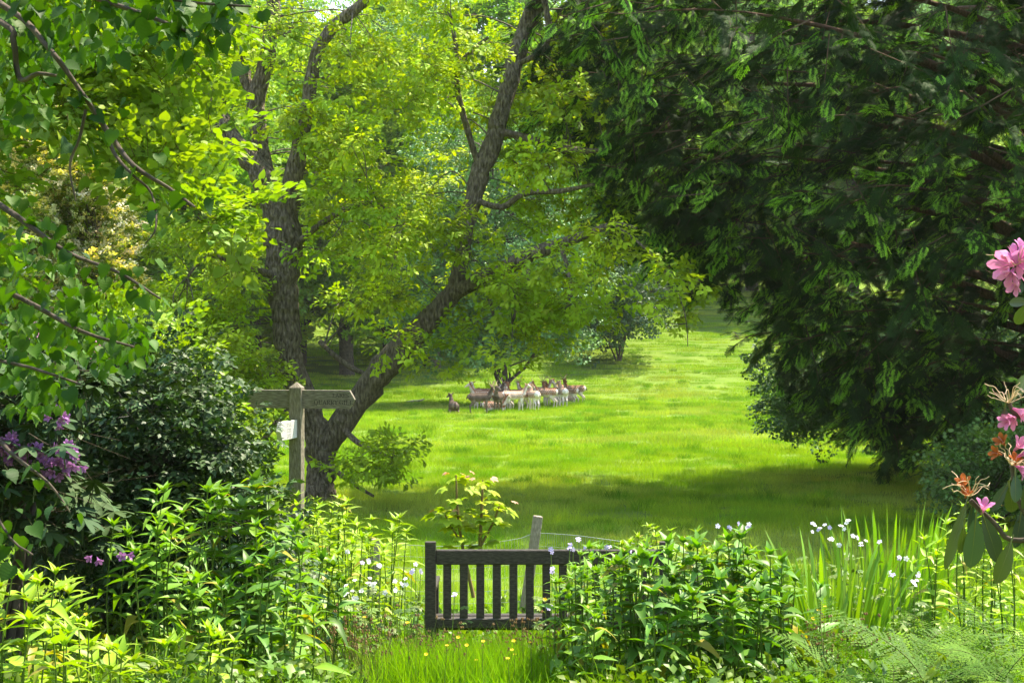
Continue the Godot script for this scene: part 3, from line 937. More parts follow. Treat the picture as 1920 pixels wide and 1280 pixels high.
func build_flowers() -> void:
	var white := flower(5, Color(0.85, 0.84, 0.82), Color(0.6, 0.6, 0.35), 0.35)
	var lilac := flower(5, Color(0.58, 0.50, 0.78), Color(0.7, 0.7, 0.7), 0.3)
	var pale := flower(5, Color(0.74, 0.70, 0.84), Color(0.6, 0.6, 0.5), 0.3)
	geranium("white-flowered geranium clump beside the bench post", "", [[665, 1088], [690, 1093], [693, 1084], [648, 1098], [652, 1112], [661, 1108], [677, 1109], [722, 1111], [740, 1091], [752, 1094], [757, 1097], [741, 1105], [651, 1034], [646, 1115], [700, 1096], [662, 1121]], [white], 10.3)
	geranium("lilac geranium clump between the signpost and the bench", "", [[679, 1055], [692, 1055], [712, 1062], [779, 1058], [772, 1073], [789, 1070], [784, 1140], [800, 1105], [760, 1085]], [lilac, pale], 10.6)
	geranium("lilac geranium clump showing through the bench slats", "", [[853, 1113], [1036, 1066], [1033, 1138], [1033, 1030], [1070, 1022], [1085, 1013], [1098, 1026], [1068, 1028], [1137, 1026], [1180, 1028], [1075, 1030]], [lilac], 9.6)
	geranium("pale geranium clump in front of the sword leaves", "", [[1346, 986], [1367, 988], [1385, 982], [1404, 987], [1399, 995], [1392, 1001], [1528, 985], [1538, 990], [1547, 984], [1556, 989], [1524, 997]], [pale, lilac], 11.0)
	geranium("white geranium clump among the sword leaves", "", [[1577, 986], [1588, 981], [1584, 992], [1600, 1005], [1608, 1008], [1615, 1018], [1624, 1014], [1650, 1016], [1557, 1012], [1574, 1022]], [white, pale], 10.4)
	geranium("small lilac geranium clump above the fern fronds", "", [[1687, 1045], [1700, 1047], [1723, 1076], [1712, 1090], [1716, 1096], [1720, 1088], [1668, 1078], [1675, 1078]], [lilac, white], 9.6)
	var gold := flower(5, Color(0.85, 0.56, 0.02), Color(0.6, 0.4, 0.02), 0.7)
	for e in [[838, 1211], [799, 1227], [859, 1195], [963, 1202], [960, 1219], [994, 1205], [965, 1227], [906, 1203], [952, 1235], [1022, 1124], [875, 1210], [893, 1238], [1535, 1145], [1548, 1138], [1400, 1225], [1434, 1208], [1442, 1214], [1470, 1262], [1477, 1264], [160, 1152], [155, 1203], [683, 1158], [764, 1168], [1525, 1160]]:
		var dd := uni(8.6, 9.2)
		var head := P(e[0], e[1], dd)
		var at := Vector3(head.x, ground(head.x, head.z), head.z)
		var t := thing("buttercup", "small golden buttercup on a thin stem in the long grass", "flower", at, 0.0, "buttercups in the long grass")
		var st := Shape.new()
		st.tube([Vector3(uni(-0.04, 0.04), -0.02, uni(-0.04, 0.04)), (head - at) * 0.6 + ball() * 0.015, head - at], [0.002, 0.0018, 0.0014], 4, Color(0.13, 0.19, 0.04))
		part("stem", st.mesh(mats["twig"]), t)
		part("flower", gold, t, Transform3D(Basis.IDENTITY.rotated(Vector3.RIGHT, uni(0, 0.8)).scaled(Vector3(0.026, 0.026, 0.026)), head - at))

# ------------------------------------------------------------------ ferns
func frond(length: float, seed: int, col: Color) -> ArrayMesh:
	var st := Shape.new()
	rng.seed = seed
	var path := []
	for k in 13:
		var t := k / 12.0
		path.append(Vector3(length * (0.22 * t + 0.46 * t * t), length * (1.15 * t - 0.62 * t * t), 0.05 * sin(t * 3.0) * length))
	var rad := []
	for k in 13: rad.append(0.0045 * (1.0 - k / 13.0) + 0.0008)
	st.tube(path, rad, 4, Color(0.12, 0.14, 0.04))
	var n := 25
	for k in n:
		var t := 0.12 + 0.87 * k / n
		var fi := t * 12.0
		var at: Vector3 = path[int(fi)].lerp(path[mini(int(fi) + 1, 12)], fi - int(fi))
		var along: Vector3 = (path[mini(int(fi) + 1, 12)] - path[int(fi)]).normalized()
		var l := length * 0.2 * pow(sin(PI * clampf(0.18 + 0.8 * t, 0, 1)), 0.8) * uni(0.9, 1.1)
		for s in [-1.0, 1.0]:
			var dir := (Vector3(0, 0, s) + along * uni(0.3, 0.6) + Vector3.DOWN * uni(0.0, 0.35)).normalized()
			var fine := facing(dir)
			# each pinna: a midrib with a row of toothed lobes
			var m := 7
			for j in m:
				var u := float(j) / m
				var w := 0.0125 * (1.0 - 0.7 * u) * length / 0.8
				var p: Vector3 = at + dir * l * u + Vector3.DOWN * 0.12 * l * u * u
				var e: Vector3 = at + dir * l * (u + 1.0 / m) + Vector3.DOWN * 0.12 * l * u * u
				var o := st.v.size()
				var g := uni(0.85, 1.15)
				st.point(p, col * g)
				st.point(e, col * g)
				st.point(p.lerp(e, 0.85) + fine.z * w, col * g)
				st.point(p.lerp(e, 0.85) - fine.z * w, col * g)
				st.tri(o, o + 2, o + 1)
				st.tri(o, o + 1, o + 3)
	return st.mesh(mats["fern frond"])

func build_ferns() -> void:
	var kinds := [frond(0.95, 11, Color(0.095, 0.19, 0.018)), frond(0.82, 12, Color(0.15, 0.27, 0.022)), frond(1.05, 13, Color(0.07, 0.15, 0.018))]
	rng.seed = 77
	for e in [[1640, 8.6, 9], [1730, 9.0, 10], [1800, 8.5, 10], [1880, 8.9, 11], [1570, 8.2, 7], [1700, 7.9, 9], [1820, 7.8, 9], [1930, 8.2, 9], [1760, 7.4, 8], [1870, 9.7, 9], [1600, 9.3, 9], [1680, 9.6, 9], [1770, 9.6, 10], [1850, 8.1, 10], [1660, 7.5, 8], [1900, 7.5, 9], [1560, 8.9, 7]]:
		var t := thing("fern", "arching green fern among the ferns below the pink rhododendron", "fern", on_ground(e[0], e[1]), 0.0, "ferns below the pink rhododendron")
		for k in int(e[2]) - 2:
			var a: float = TAU * k / (e[2] - 2) + uni(-0.3, 0.3)
			var sc := uni(0.55, 0.9)
			part("frond", kinds[rng.randi() % 3], t, Transform3D(Basis.IDENTITY.rotated(Vector3.RIGHT, uni(-0.5, 0.5)).rotated(Vector3.FORWARD, uni(-0.35, 0.25)).rotated(Vector3.UP, a).scaled(Vector3(sc, sc, sc)), Vector3(cos(a), 0, -sin(a)) * 0.03))

# ------------------------------------------------------------------ rhododendrons and shrubs
func trumpet(col: Color, deep: Color) -> ArrayMesh:
	var st := Shape.new()
	for k in 5:
		var a := TAU * k / 5.0
		var o := st.v.size()
		var rows := [[0.0, 0.05, 0.3], [0.35, 0.12, 0.55], [0.62, 0.27, 0.66], [0.85, 0.46, 0.5], [0.92, 0.6, 0.16]]
		for r in rows:
			for s in [-1.0, 0.0, 1.0]:
				var b: float = a + s * r[2] * 0.95
				st.point(Vector3(r[0] - 0.06 * absf(s), cos(b) * r[1], sin(b) * r[1]), col.lerp(deep, 1.0 - r[0]))
		for k2 in 4:
			for s in 2:
				var q := o + k2 * 3 + s
				st.quad(q, q + 1, q + 4, q + 3)
	for k in 4:
		var b := uni(-0.5, 0.5)
		st.tube([Vector3(0.1, 0, 0), Vector3(0.7, -0.05, b * 0.1), Vector3(1.05, 0.06, b * 0.3)], [0.012, 0.01, 0.012], 3, Color(0.7, 0.35, 0.45))
	return st.mesh(mats["petal"])

func pistil(curl: float) -> ArrayMesh:
	var st := Shape.new()
	var sp := spline([Vector3.ZERO, Vector3(0.35, 0.10, 0), Vector3(0.7, 0.22 + curl * 0.1, 0.05), Vector3(0.92, 0.12 + curl * 0.2, 0.05), Vector3(1.08, curl * 0.5, 0.02)], [0.022, 0.017, 0.015, 0.015, 0.02], 4)
	st.tube(sp[0], sp[1], 5, Color(0.55, 0.40, 0.27))
	return st.mesh(mats["twig"])

func build_pink_rhododendron() -> void:
	var d := 4.0
	var base := on_ground(2160, 4.3)
	var t := thing("pink_rhododendron", "pink rhododendron with spent curled flower stalks and hanging leathery leaves above the ferns", "shrub", base)
	var wood: Material = mats["dark bark"]
	for l in [
		[[2160, 1330, 4.3, 22], [2140, 1150, 4.25, 18], [2060, 1060, 4.1, 12], [1980, 1015, d, 7], [1896, 1012, d, 5], [1870, 985, d, 5], [1845, 962, d, 5], [1820, 938, d, 5]],
		[[1990, 1018, d, 6], [1925, 965, d, 5], [1905, 915, d, 5], [1898, 872, d, 5]],
		[[2140, 1150, 4.25, 14], [2050, 900, 4.1, 9], [1960, 810, d, 6], [1905, 775, d, 5], [1892, 752, d, 4]],
		[[2050, 900, 4.1, 8], [2010, 700, 4.05, 7], [1960, 570, d, 6], [1925, 520, d, 5], [1905, 497, d, 4]],
	]:
		var sp := limb_px(l, 4)
		var st := Shape.new()
		st.tube(sp[0], sp[1], 7, Color.WHITE, 0.04)
		part("branch", st.mesh(wood), t)
	var tones := [Color(0.045, 0.085, 0.05), Color(0.075, 0.11, 0.02), Color(0.035, 0.06, 0.035)]
	# hanging leaves: base px, tip px, half width px, tone
	var list := [[1814, 939, 1770, 1073, 10, 1], [1822, 948, 1822, 998, 9, 0], [1830, 970, 1824, 1072, 19, 0], [1843, 966, 1880, 1060, 16, 2], [1896, 1016, 1871, 1098, 15, 1], [1893, 903, 1857, 962, 9, 0], [1904, 890, 1908, 943, 12, 0], [1893, 912, 1903, 965, 14, 1], [1904, 984, 1884, 1014, 10, 0], [1808, 985, 1803, 1044, 8, 1], [1905, 516, 1916, 552, 11, 0], [1932, 566, 1890, 566, 9, 1], [1928, 570, 1905, 610, 11, 1], [1925, 905, 1935, 975, 14, 2], [1915, 960, 1908, 1030, 12, 2], [1885, 760, 1880, 810, 9, 0], [1905, 745, 1930, 700, 11, 1], [1925, 1010, 1945, 1100, 16, 0]]
	for k in 60:      # the part of the bush that goes on past the frame
		var a := uni(0, TAU)
		var px := uni(1975, 2150)
		var py := uni(480, 1120)
		list.append([px, py, px + cos(a) * 60, py + 40 + sin(a) * 60, uni(11, 17), rng.randi() % 3])
	for e in list:
		var dd: float = d + (uni(-0.06, 0.06) if e[0] < 1960 else uni(-0.3, 0.4))
		var from := P(e[0], e[1], dd)
		var to := P(e[2], e[3], dd + uni(-0.03, 0.05))
		var l := from.distance_to(to)
		var st := Shape.new()
		st.leaf(Transform3D.IDENTITY, STRAP, l, e[4] / FOCAL * dd * 1.12, 0.22, 0.12, tint(tones[e[5]], 0.12, 0.05))
		st.tube([Vector3(-0.02, 0.004, 0), Vector3(l * 0.5, -0.001 - 0.03 * l, 0), Vector3(l * 0.9, -0.1 * l, 0)], [0.0022, 0.0016, 0.0006], 4, Color(0.12, 0.14, 0.04))
		var x := (to - from).normalized()
		var z := x.cross(Vector3(uni(-0.5, 0.5), uni(-0.1, 0.4), 1.0)).normalized()
		part("leaf", st.mesh(mats["thick leaf"]), t, Transform3D(Basis(x, z.cross(x), z), from))
	var pink := [trumpet(Color(0.78, 0.28, 0.52), Color(0.62, 0.16, 0.36)), trumpet(Color(0.66, 0.24, 0.52), Color(0.5, 0.12, 0.32))]
	var rust := trumpet(Color(0.42, 0.12, 0.03), Color(0.25, 0.06, 0.02))
	var curls := [pistil(0.9), pistil(-0.5), pistil(0.4)]
	# truss centre px, number of pistils, list of flowers [px, py, size px, kind, direction angle]
	for e in [
		[1820, 930, 11, [[1808, 905, 26, 2, 4.2], [1812, 925, 22, 2, 4.6], [1846, 950, 30, 1, -1.4]]],
		[1898, 872, 13, [[1880, 828, 26, 2, 3.9], [1870, 850, 24, 2, 3.4], [1912, 835, 30, 0, -1.0], [1906, 862, 24, 2, -1.6], [1918, 880, 32, 1, 0.6], [1925, 850, 32, 1, -0.4]]],
		[1892, 755, 14, [[1900, 785, 32, 0, 2.6], [1915, 772, 32, 0, 0.5], [1888, 790, 26, 1, 2.9]]],
		[1905, 497, 6, [[1885, 497, 46, 0, 3.1], [1902, 480, 40, 1, 4.2], [1915, 505, 48, 0, 0.8], [1920, 470, 40, 1, 5.0], [1896, 515, 36, 1, 2.2], [1925, 490, 44, 0, 0.1], [1905, 535, 30, 1, 2.4]]],
	]:
		var c := P(e[0], e[1], d - 0.01)
		for k in int(e[2]):
			var a := uni(0, TAU)
			var dir := Vector3(cos(a) * 1.0, uni(-0.1, 1.0), sin(a) * 0.8)
			var l := uni(0.045, 0.075)
			part("stalk", curls[k % 3], t, Transform3D(facing(dir, uni(-1.2, 1.2)).scaled(Vector3(l, l, l)), c))
		for f in e[3]:
			var p := P(f[0], f[1], d - 0.02 + uni(-0.02, 0.02))
			var s: float = f[2] / FOCAL * d
			var dir := Vector3(cos(f[4]), -sin(f[4]), uni(0.2, 0.9))
			part("flower", rust if f[3] == 2 else pink[f[3]], t, Transform3D(facing(dir, uni(0, TAU)).scaled(Vector3(s, s, s)), p - dir.normalized() * s * 0.5))
	rebase(t)

func build_purple_rhododendron() -> void:
	var base := on_ground(0, 9.2)
	var t := thing("purple_rhododendron", "shaded rhododendron with purple flower heads below the lime boughs", "shrub", base)
	var st := Shape.new()
	for k in 8:
		var a := TAU * k / 8.0
		var l := 0.12 * uni(0.85, 1.15)
		st.leaf(Transform3D(facing(Vector3(cos(a), uni(-0.35, 0.1), sin(a)), uni(-0.2, 0.2)), Vector3.ZERO), STRAP, l, 0.020, 0.2, 0.25, Color.WHITE * uni(0.85, 1.15))
	st.tube([Vector3(0, -0.14, 0), Vector3.ZERO], [0.004, 0.003], 4, Color(1.2, 0.8, 0.8))
	var whorl := st.mesh(leafy("rhododendron leaf", Color(0.25, 0.28, 0.06), 0.65, 0.2))
	var xf := []
	var cols := []
	var nodes := []
	for k in 5:
		var b := Shape.new()
		var tip := P([-150, -40, 40, 110, 60][k], [760, 690, 780, 820, 650][k], 9.2 + 0.15 * k)
		var sp := spline([base + Vector3(uni(-0.1, 0.1), -0.1, 0), base.lerp(tip, 0.5) + ball() * 0.12, tip], [0.035, 0.025, 0.012], 4)
		b.tube(sp[0], sp[1], 6, Color.WHITE, 0.05)
		part("stem", b.mesh(mats["dark bark"]), t)
		nodes.append_array(sp[0])
	var mids := []
	for e in [[-40, 800, 180, 130, 260, 8.6, 10.2], [60, 700, 150, 80, 130, 9.0, 10.4], [70, 930, 110, 90, 130, 9.0, 10.2], [-160, 900, 160, 240, 160, 8.8, 10.2], [150, 980, 90, 80, 50, 9.6, 10.4]]:
		for k in int(e[4]):
			var a := uni(0, TAU)
			var r := sqrt(rng.randf())
			var p := P(e[0] + e[2] * r * cos(a), e[1] + e[3] * r * sin(a), uni(e[5], e[6]))
			var sc := uni(0.75, 1.2)
			xf.append(Transform3D(facing(Vector3(1, uni(-0.4, 0.4), uni(-0.6, 0.6)), uni(-0.5, 0.5)).rotated(Vector3.UP, uni(0, TAU)).scaled(Vector3(sc, sc, sc)), p))
			cols.append(tint(Color(0.045, 0.08, 0.03), 0.3, 0.1))
			if k % 3 == 0: mids.append(p)
	stuff("foliage", whorl, xf, cols, t)
	part("twigs", twigs_to(mids, nodes, 0.006, Color(0.09, 0.07, 0.05), mats["twig"], 2.0), t).set_meta("kind", "stuff")
	var bloom := trumpet(Color(0.34, 0.15, 0.38), Color(0.24, 0.09, 0.28))
	var blush := trumpet(Color(0.72, 0.34, 0.56), Color(0.55, 0.2, 0.4))
	for e in [[105, 785, 9, 0], [12, 828, 16, 0], [30, 850, 10, 0], [65, 857, 15, 0], [122, 850, 13, 0], [105, 882, 12, 0], [140, 868, 6, 0], [178, 1035, 2, 0], [225, 1040, 2, 0], [180, 648, 10, 1], [208, 652, 6, 1], [65, 632, 4, 1], [140, 650, 4, 1]]:
		var c := P(e[0], e[1], 8.75)
		var truss := Node3D.new()
		truss.name = "flower_head"
		t.add_child(truss, true)
		truss.position = c
		for k in int(e[2]):
			var dir := ball().normalized()
			dir.z = absf(dir.z) * 0.8 + 0.1
			var s := uni(0.038, 0.052)
			part("flower", blush if e[3] == 1 else bloom, truss, Transform3D(facing(dir, uni(0, TAU)).scaled(Vector3(s, s, s)), dir * 0.035))
	rebase(t)

# a shrub or tree described by clumps; stems run from the base to some of the clumps
func bush(called: String, label: String, category: String, base: Vector3, ells: Array, per: int, radius: float, s0: float, s1: float, mesh: Mesh, col: Color, stems: int, r0: float, bark: Material, longest: float, group := "", warm := 0.1) -> void:
	var t := thing(called, label, category, base, 0.0, group)
	var f := clumps(ells, per, radius, s0, s1, col, 0.22, warm)
	var nodes := []
	for k in stems:
		var tip: Vector3 = f.mids[rng.randi() % f.mids.size()]
		var sp := spline([base + Vector3(uni(-1, 1), -0.1, uni(-1, 1)) * r0 * 2.0, base.lerp(tip, 0.45) + Vector3.UP * 0.1 * base.distance_to(tip) + ball() * r0 * 4.0, tip], [r0, r0 * 0.6, r0 * 0.2], 5)
		var st := Shape.new()
		st.tube(sp[0], sp[1], 7, Color.WHITE, 0.05)
		part("stem" if stems > 1 and category == "shrub" else ("trunk" if k == 0 else "limb"), st.mesh(bark), t)
		nodes.append_array(sp[0].slice(3))
	stuff("foliage", mesh, f.xf, f.cols, t)
	part("twigs", twigs_to(f.mids, nodes, r0 * 0.25, Color(0.09, 0.075, 0.055), mats["twig"], longest), t).set_meta("kind", "stuff")
	rebase(t)

func build_shrubs() -> void:
	var small := sprig(16, 0.2, 0.075, 0.035, 0.06, 0.33, PLAIN, mats["shrub leaf"])
	bush("dark_shrub", "dense dark small-leaved shrub beside the signpost", "shrub", on_ground(260, 11.6), [[250, 880, 130, 140, 120, 10.8, 12.6], [300, 810, 80, 80, 44, 11, 12.6], [230, 1010, 150, 90, 90, 10.6, 12], [370, 930, 70, 90, 44, 10.9, 12.2], [150, 800, 100, 160, 70, 11.4, 13], [390, 1050, 120, 80, 50, 10.6, 11.8], [200, 690, 110, 40, 16, 11.2, 12.8], [330, 715, 50, 50, 8, 11.2, 12.4], [410, 850, 50, 60, 9, 11, 12.2], [430, 960, 40, 60, 8, 10.8, 12]], 13, 0.24, 0.8, 1.25, small, Color(0.05, 0.095, 0.03), 9, 0.03, mats["dark bark"], 2.0)
	var mid := sprig(16, 0.26, 0.11, 0.05, 0.085, 0.36, PLAIN, mats["herb leaf"])
	bush("hazel_shrub", "sunlit yellow-green shrub rising behind the dark shrub", "shrub", on_ground(300, 14.5), [[250, 690, 100, 70, 38, 13.5, 15.5], [310, 780, 70, 50, 22, 13.4, 15.2], [370, 870, 40, 50, 10, 13.4, 15], [200, 640, 90, 50, 16, 13.8, 15.4]], 12, 0.28, 0.8, 1.3, mid, Color(0.24, 0.38, 0.03), 8, 0.03, mats["dark bark"], 2.5)
	# blossoming tree, blossoms and leaves in one sprig
	var st := Shape.new()
	for k in 26:
		var t := rng.randf()
		var p := Vector3(0.5 * t, uni(-0.06, 0.06), uni(-0.2, 0.2))
		var l := uni(0.07, 0.11)
		st.leaf(Transform3D(facing(Vector3(uni(0, 1), uni(-0.5, 0.4), uni(-1, 1)), uni(-0.7, 0.7)), p), PLAIN, l, l * 0.34, 0.25, 0.2, tint(Color(0.17, 0.24, 0.04), 0.25, 0.1))
	for k in 9:
		var p := Vector3(uni(0.1, 0.5), uni(0.03, 0.09), uni(-0.18, 0.18))
		for j in 8:
			var q := p + ball() * 0.05
			var l := 0.045
			st.leaf(Transform3D(facing(Vector3(uni(-1, 1), uni(0, 0.8), uni(-1, 1))), q), PLAIN, l, l * 0.45, 0.2, 0.1, Color(0.78, 0.74, 0.58))
	var bloomy := st.mesh(mats["oak leaf"])
	bush("blossom_tree", "small tree with cream blossom glowing behind the lime boughs", "tree", on_ground(90, 30), [[110, 330, 80, 110, 36, 28.5, 31.5], [130, 460, 80, 110, 40, 28.5, 31], [60, 560, 110, 90, 36, 28.5, 31], [170, 560, 50, 60, 14, 28.5, 30.5], [0, 300, 90, 200, 40, 29, 32], [60, 700, 130, 90, 36, 28.5, 31]], 14, 0.5, 0.75, 1.2, bloomy, Color(1, 1, 1), 6, 0.1, mats["dark bark"], 3.5)
	var limey := sprig(13, 0.3, 0.13, 0.06, 0.095, 0.44, HEART, mats["lime leaf"])
	bush("young_lime_tree", "sunlit lime tree with glowing pale leaves behind the shaded boughs", "tree", on_ground(-130, 13.4), [[240, 180, 170, 70, 30, 12, 15], [330, 290, 80, 50, 9, 12, 14], [80, 160, 130, 70, 20, 12.5, 15], [200, 60, 220, 80, 34, 12.5, 15], [400, 390, 60, 24, 6, 12, 13], [-90, 350, 80, 200, 30, 12, 15], [120, -150, 320, 130, 40, 12, 15]], 10, 0.28, 0.8, 1.25, limey, Color(0.26, 0.38, 0.05), 1, 0.035, mats["dark bark"], 1.0)
	# broad-leaved tree under the skirts of the yew
	var dark := sprig(20, 0.4, 0.16, 0.06, 0.10, 0.4, PLAIN, mats["shrub leaf"])
	bush("hornbeam_tree", "low broad-leaved tree with bluish green leaves beneath the yew", "tree", on_ground(1690, 38.5), [[1500, 730, 70, 60, 18, 36.8, 40], [1580, 750, 100, 70, 30, 36.8, 41], [1490, 780, 55, 40, 10, 36.8, 39], [1680, 730, 110, 80, 36, 37, 41], [1820, 700, 120, 110, 40, 37, 41], [1465, 690, 35, 30, 5, 37, 39], [1600, 640, 120, 60, 24, 37, 41]], 15, 0.5, 0.75, 1.2, dark, Color(0.10, 0.20, 0.065), 2, 0.06, mats["dark bark"], 4.0)
	bush("laurel_shrub", "rounded green shrub standing in the yew's shade at the meadow edge", "shrub", on_ground(1850, 27), [[1840, 900, 90, 50, 26, 26, 28], [1920, 860, 70, 80, 26, 26, 28.5], [1980, 900, 70, 60, 20, 26, 28]], 13, 0.34, 0.7, 1.1, dark, Color(0.10, 0.18, 0.04), 7, 0.03, mats["dark bark"], 2.5)
	bush("thorn_tree", "spreading dark thorn tree on the meadow above the deer herd", "tree", on_ground(948, 80.5), [[930, 610, 120, 50, 40, 77.5, 84], [860, 630, 70, 40, 18, 77.5, 82], [1030, 605, 80, 45, 22, 77.5, 83], [930, 540, 170, 80, 70, 76, 85], [930, 430, 170, 90, 70, 76, 85], [900, 330, 140, 90, 50, 77, 84], [820, 600, 70, 60, 24, 77, 83], [1060, 540, 70, 70, 24, 77, 83]], 16, 0.85, 1.4, 2.2, dark, Color(0.14, 0.27, 0.09), 3, 0.12, mats["dark bark"], 6.0)
	var thorn := get_node("thorn_tree")
	for l in [[[948, 775, 80.5, 7], [950, 735, 80.3, 6], [948, 718, 80.2, 5], [930, 690, 80, 5], [915, 655, 79.5, 4], [905, 600, 79.5, 4]], [[949, 722, 80.2, 4], [965, 705, 80.1, 3], [985, 688, 80, 3], [1010, 650, 79.5, 3]], [[951, 718, 80.2, 2.5], [956, 706, 80, 2], [955, 690, 80, 2], [960, 650, 80, 2]]]:
		var q := limb_px(l, 4)
		var sh := Shape.new()
		sh.tube(q[0], q[1], 6, Color.WHITE)
		part("limb", sh.mesh(mats["dark bark"]), thorn).position = -thorn.position
	bush("holly_bush", "dark rounded bush at the far edge of the meadow", "shrub", on_ground(1160, 101), [[1165, 570, 60, 45, 26, 98, 104], [1150, 540, 50, 50, 20, 98, 104], [1120, 610, 30, 40, 10, 98, 102]], 16, 1.1, 1.8, 2.8, dark, Color(0.06, 0.12, 0.05), 6, 0.06, mats["dark bark"], 6.0)

# ------------------------------------------------------------------ maple sapling behind the bench
func build_sapling() -> void:
	var st := Shape.new()
	for k in 5:
		var a := -1.9 + 3.8 * k / 4.0
		var l: float = [0.34, 0.48, 0.56, 0.48, 0.34][k]
		st.leaf(Transform3D(facing(Vector3(cos(a), 0.06, sin(a))), Vector3.ZERO), [Vector3(0, 0, 0.35), Vector3(0.3, 0.3, 0.75), Vector3(0.55, 0.5, 1.0), Vector3(0.7, 0.72, 0.5), Vector3(1, 1, 0)], l, l * 0.36, 0.15, 0.2, Color.WHITE)
	var shapes := []
	for c in [Color(0.40, 0.46, 0.03), Color(0.30, 0.42, 0.03), Color(0.60, 0.36, 0.25)]:
		var s2 := Shape.new()
		s2.v = st.v.duplicate()
		s2.i = st.i.duplicate()
		s2.c.resize(st.c.size())
		s2.c.fill(c)
		shapes.append(s2.mesh(mats["lime leaf"]))
	var d := 13.0
	var base := on_ground(900, d)
	var t := thing("maple_sapling", "young yellow-leaved maple sapling with pinkish tips standing behind the bench", "sapling", base)
	var stems := [[[888, 1120, 4], [868, 1030, 3], [858, 960, 2.5], [855, 890, 1.5]], [[900, 1120, 4], [900, 1020, 3.5], [903, 960, 3], [905, 900, 1.5]], [[900, 1025, 3], [922, 985, 2], [938, 945, 1.5]], [[866, 1020, 2], [845, 985, 1.5], [832, 960, 1]]]
	var n := 0
	for l in stems:
		var list := []
		for e in l: list.append([e[0], e[1], d, e[2]])
		var sp := limb_px(list, 4)
		var b := Shape.new()
		b.tube(sp[0], sp[1], 5, Color(0.2, 0.15, 0.06))
		part("stem", b.mesh(mats["twig"]), t)
		var path: Array = sp[0]
		for k in range(4, path.size()):
			for o in 4 if n < 2 else 3:
				var a := k * 1.57 + o * PI + uni(-0.4, 0.4)
				var at: Vector3 = path[k] + Vector3(cos(a), 0.2, sin(a)) * uni(0.05, 0.13)
				var sc := uni(0.13, 0.21)
				var kind := 2 if k >= path.size() - 1 else rng.randi() % 2
				if kind == 2: sc *= 0.5
				part("leaf", shapes[kind], t, Transform3D(facing(Vector3(cos(a), uni(-0.6, 0.2), sin(a)), uni(-0.5, 0.5)).scaled(Vector3(sc, sc, sc)), at))
		n += 1
	rebase(t)

# ------------------------------------------------------------------ signpost, bench, fence
func letters(words: String, size: float, mat: Material, font: Font) -> TextMesh:
	var m := TextMesh.new()
	m.text = words
	m.font = font
	m.font_size = 24
	m.pixel_size = size / 17.0
	m.depth = 0.004
	m.material = mat
	return m

func arm_board(l: float, h: float, th: float, cut: float, mat: Material) -> ArrayMesh:
	# a board along +x with a pointed end, bevelled on its long edges
	var st := Shape.new()
	var outline := [Vector2(0, -h / 2), Vector2(l - cut, -h / 2), Vector2(l, 0), Vector2(l - cut, h / 2), Vector2(0, h / 2)]
	var mid := Vector2(l * 0.5, 0)
	var rings := [[th / 2 - 0.003, 1.0], [th / 2, 0.985]]
	for s in [1.0, -1.0]:
		var o := st.v.size()
		for p in outline: st.point(Vector3(mid.x + (p.x - mid.x) * 0.99, p.y * 0.97, s * th / 2), Color.WHITE)
		for k in range(1, 4):
			if s > 0: st.tri(o, o + k + 1, o + k)
			else: st.tri(o, o + k, o + k + 1)
	for k in 5:
		var a: Vector2 = outline[k]
		var b: Vector2 = outline[(k + 1) % 5]
		var e := [[a, 1.0], [a, -1.0], [b, -1.0], [b, 1.0]]
		var o := st.v.size()
		for q in e: st.point(Vector3(q[0].x, q[0].y, q[1] * (th / 2 - 0.004)), Color.WHITE)
		st.quad(o, o + 3, o + 2, o + 1)
		for s in [1.0, -1.0]:
			o = st.v.size()
			st.point(Vector3(a.x, a.y, s * (th / 2 - 0.004)), Color.WHITE)
			st.point(Vector3(b.x, b.y, s * (th / 2 - 0.004)), Color.WHITE)
			st.point(Vector3(mid.x + (b.x - mid.x) * 0.99, b.y * 0.97, s * th / 2), Color.WHITE)
			st.point(Vector3(mid.x + (a.x - mid.x) * 0.99, a.y * 0.97, s * th / 2), Color.WHITE)
			if s > 0: st.quad(o, o + 3, o + 2, o + 1)
			else: st.quad(o, o + 1, o + 2, o + 3)
	return st.mesh(mat)

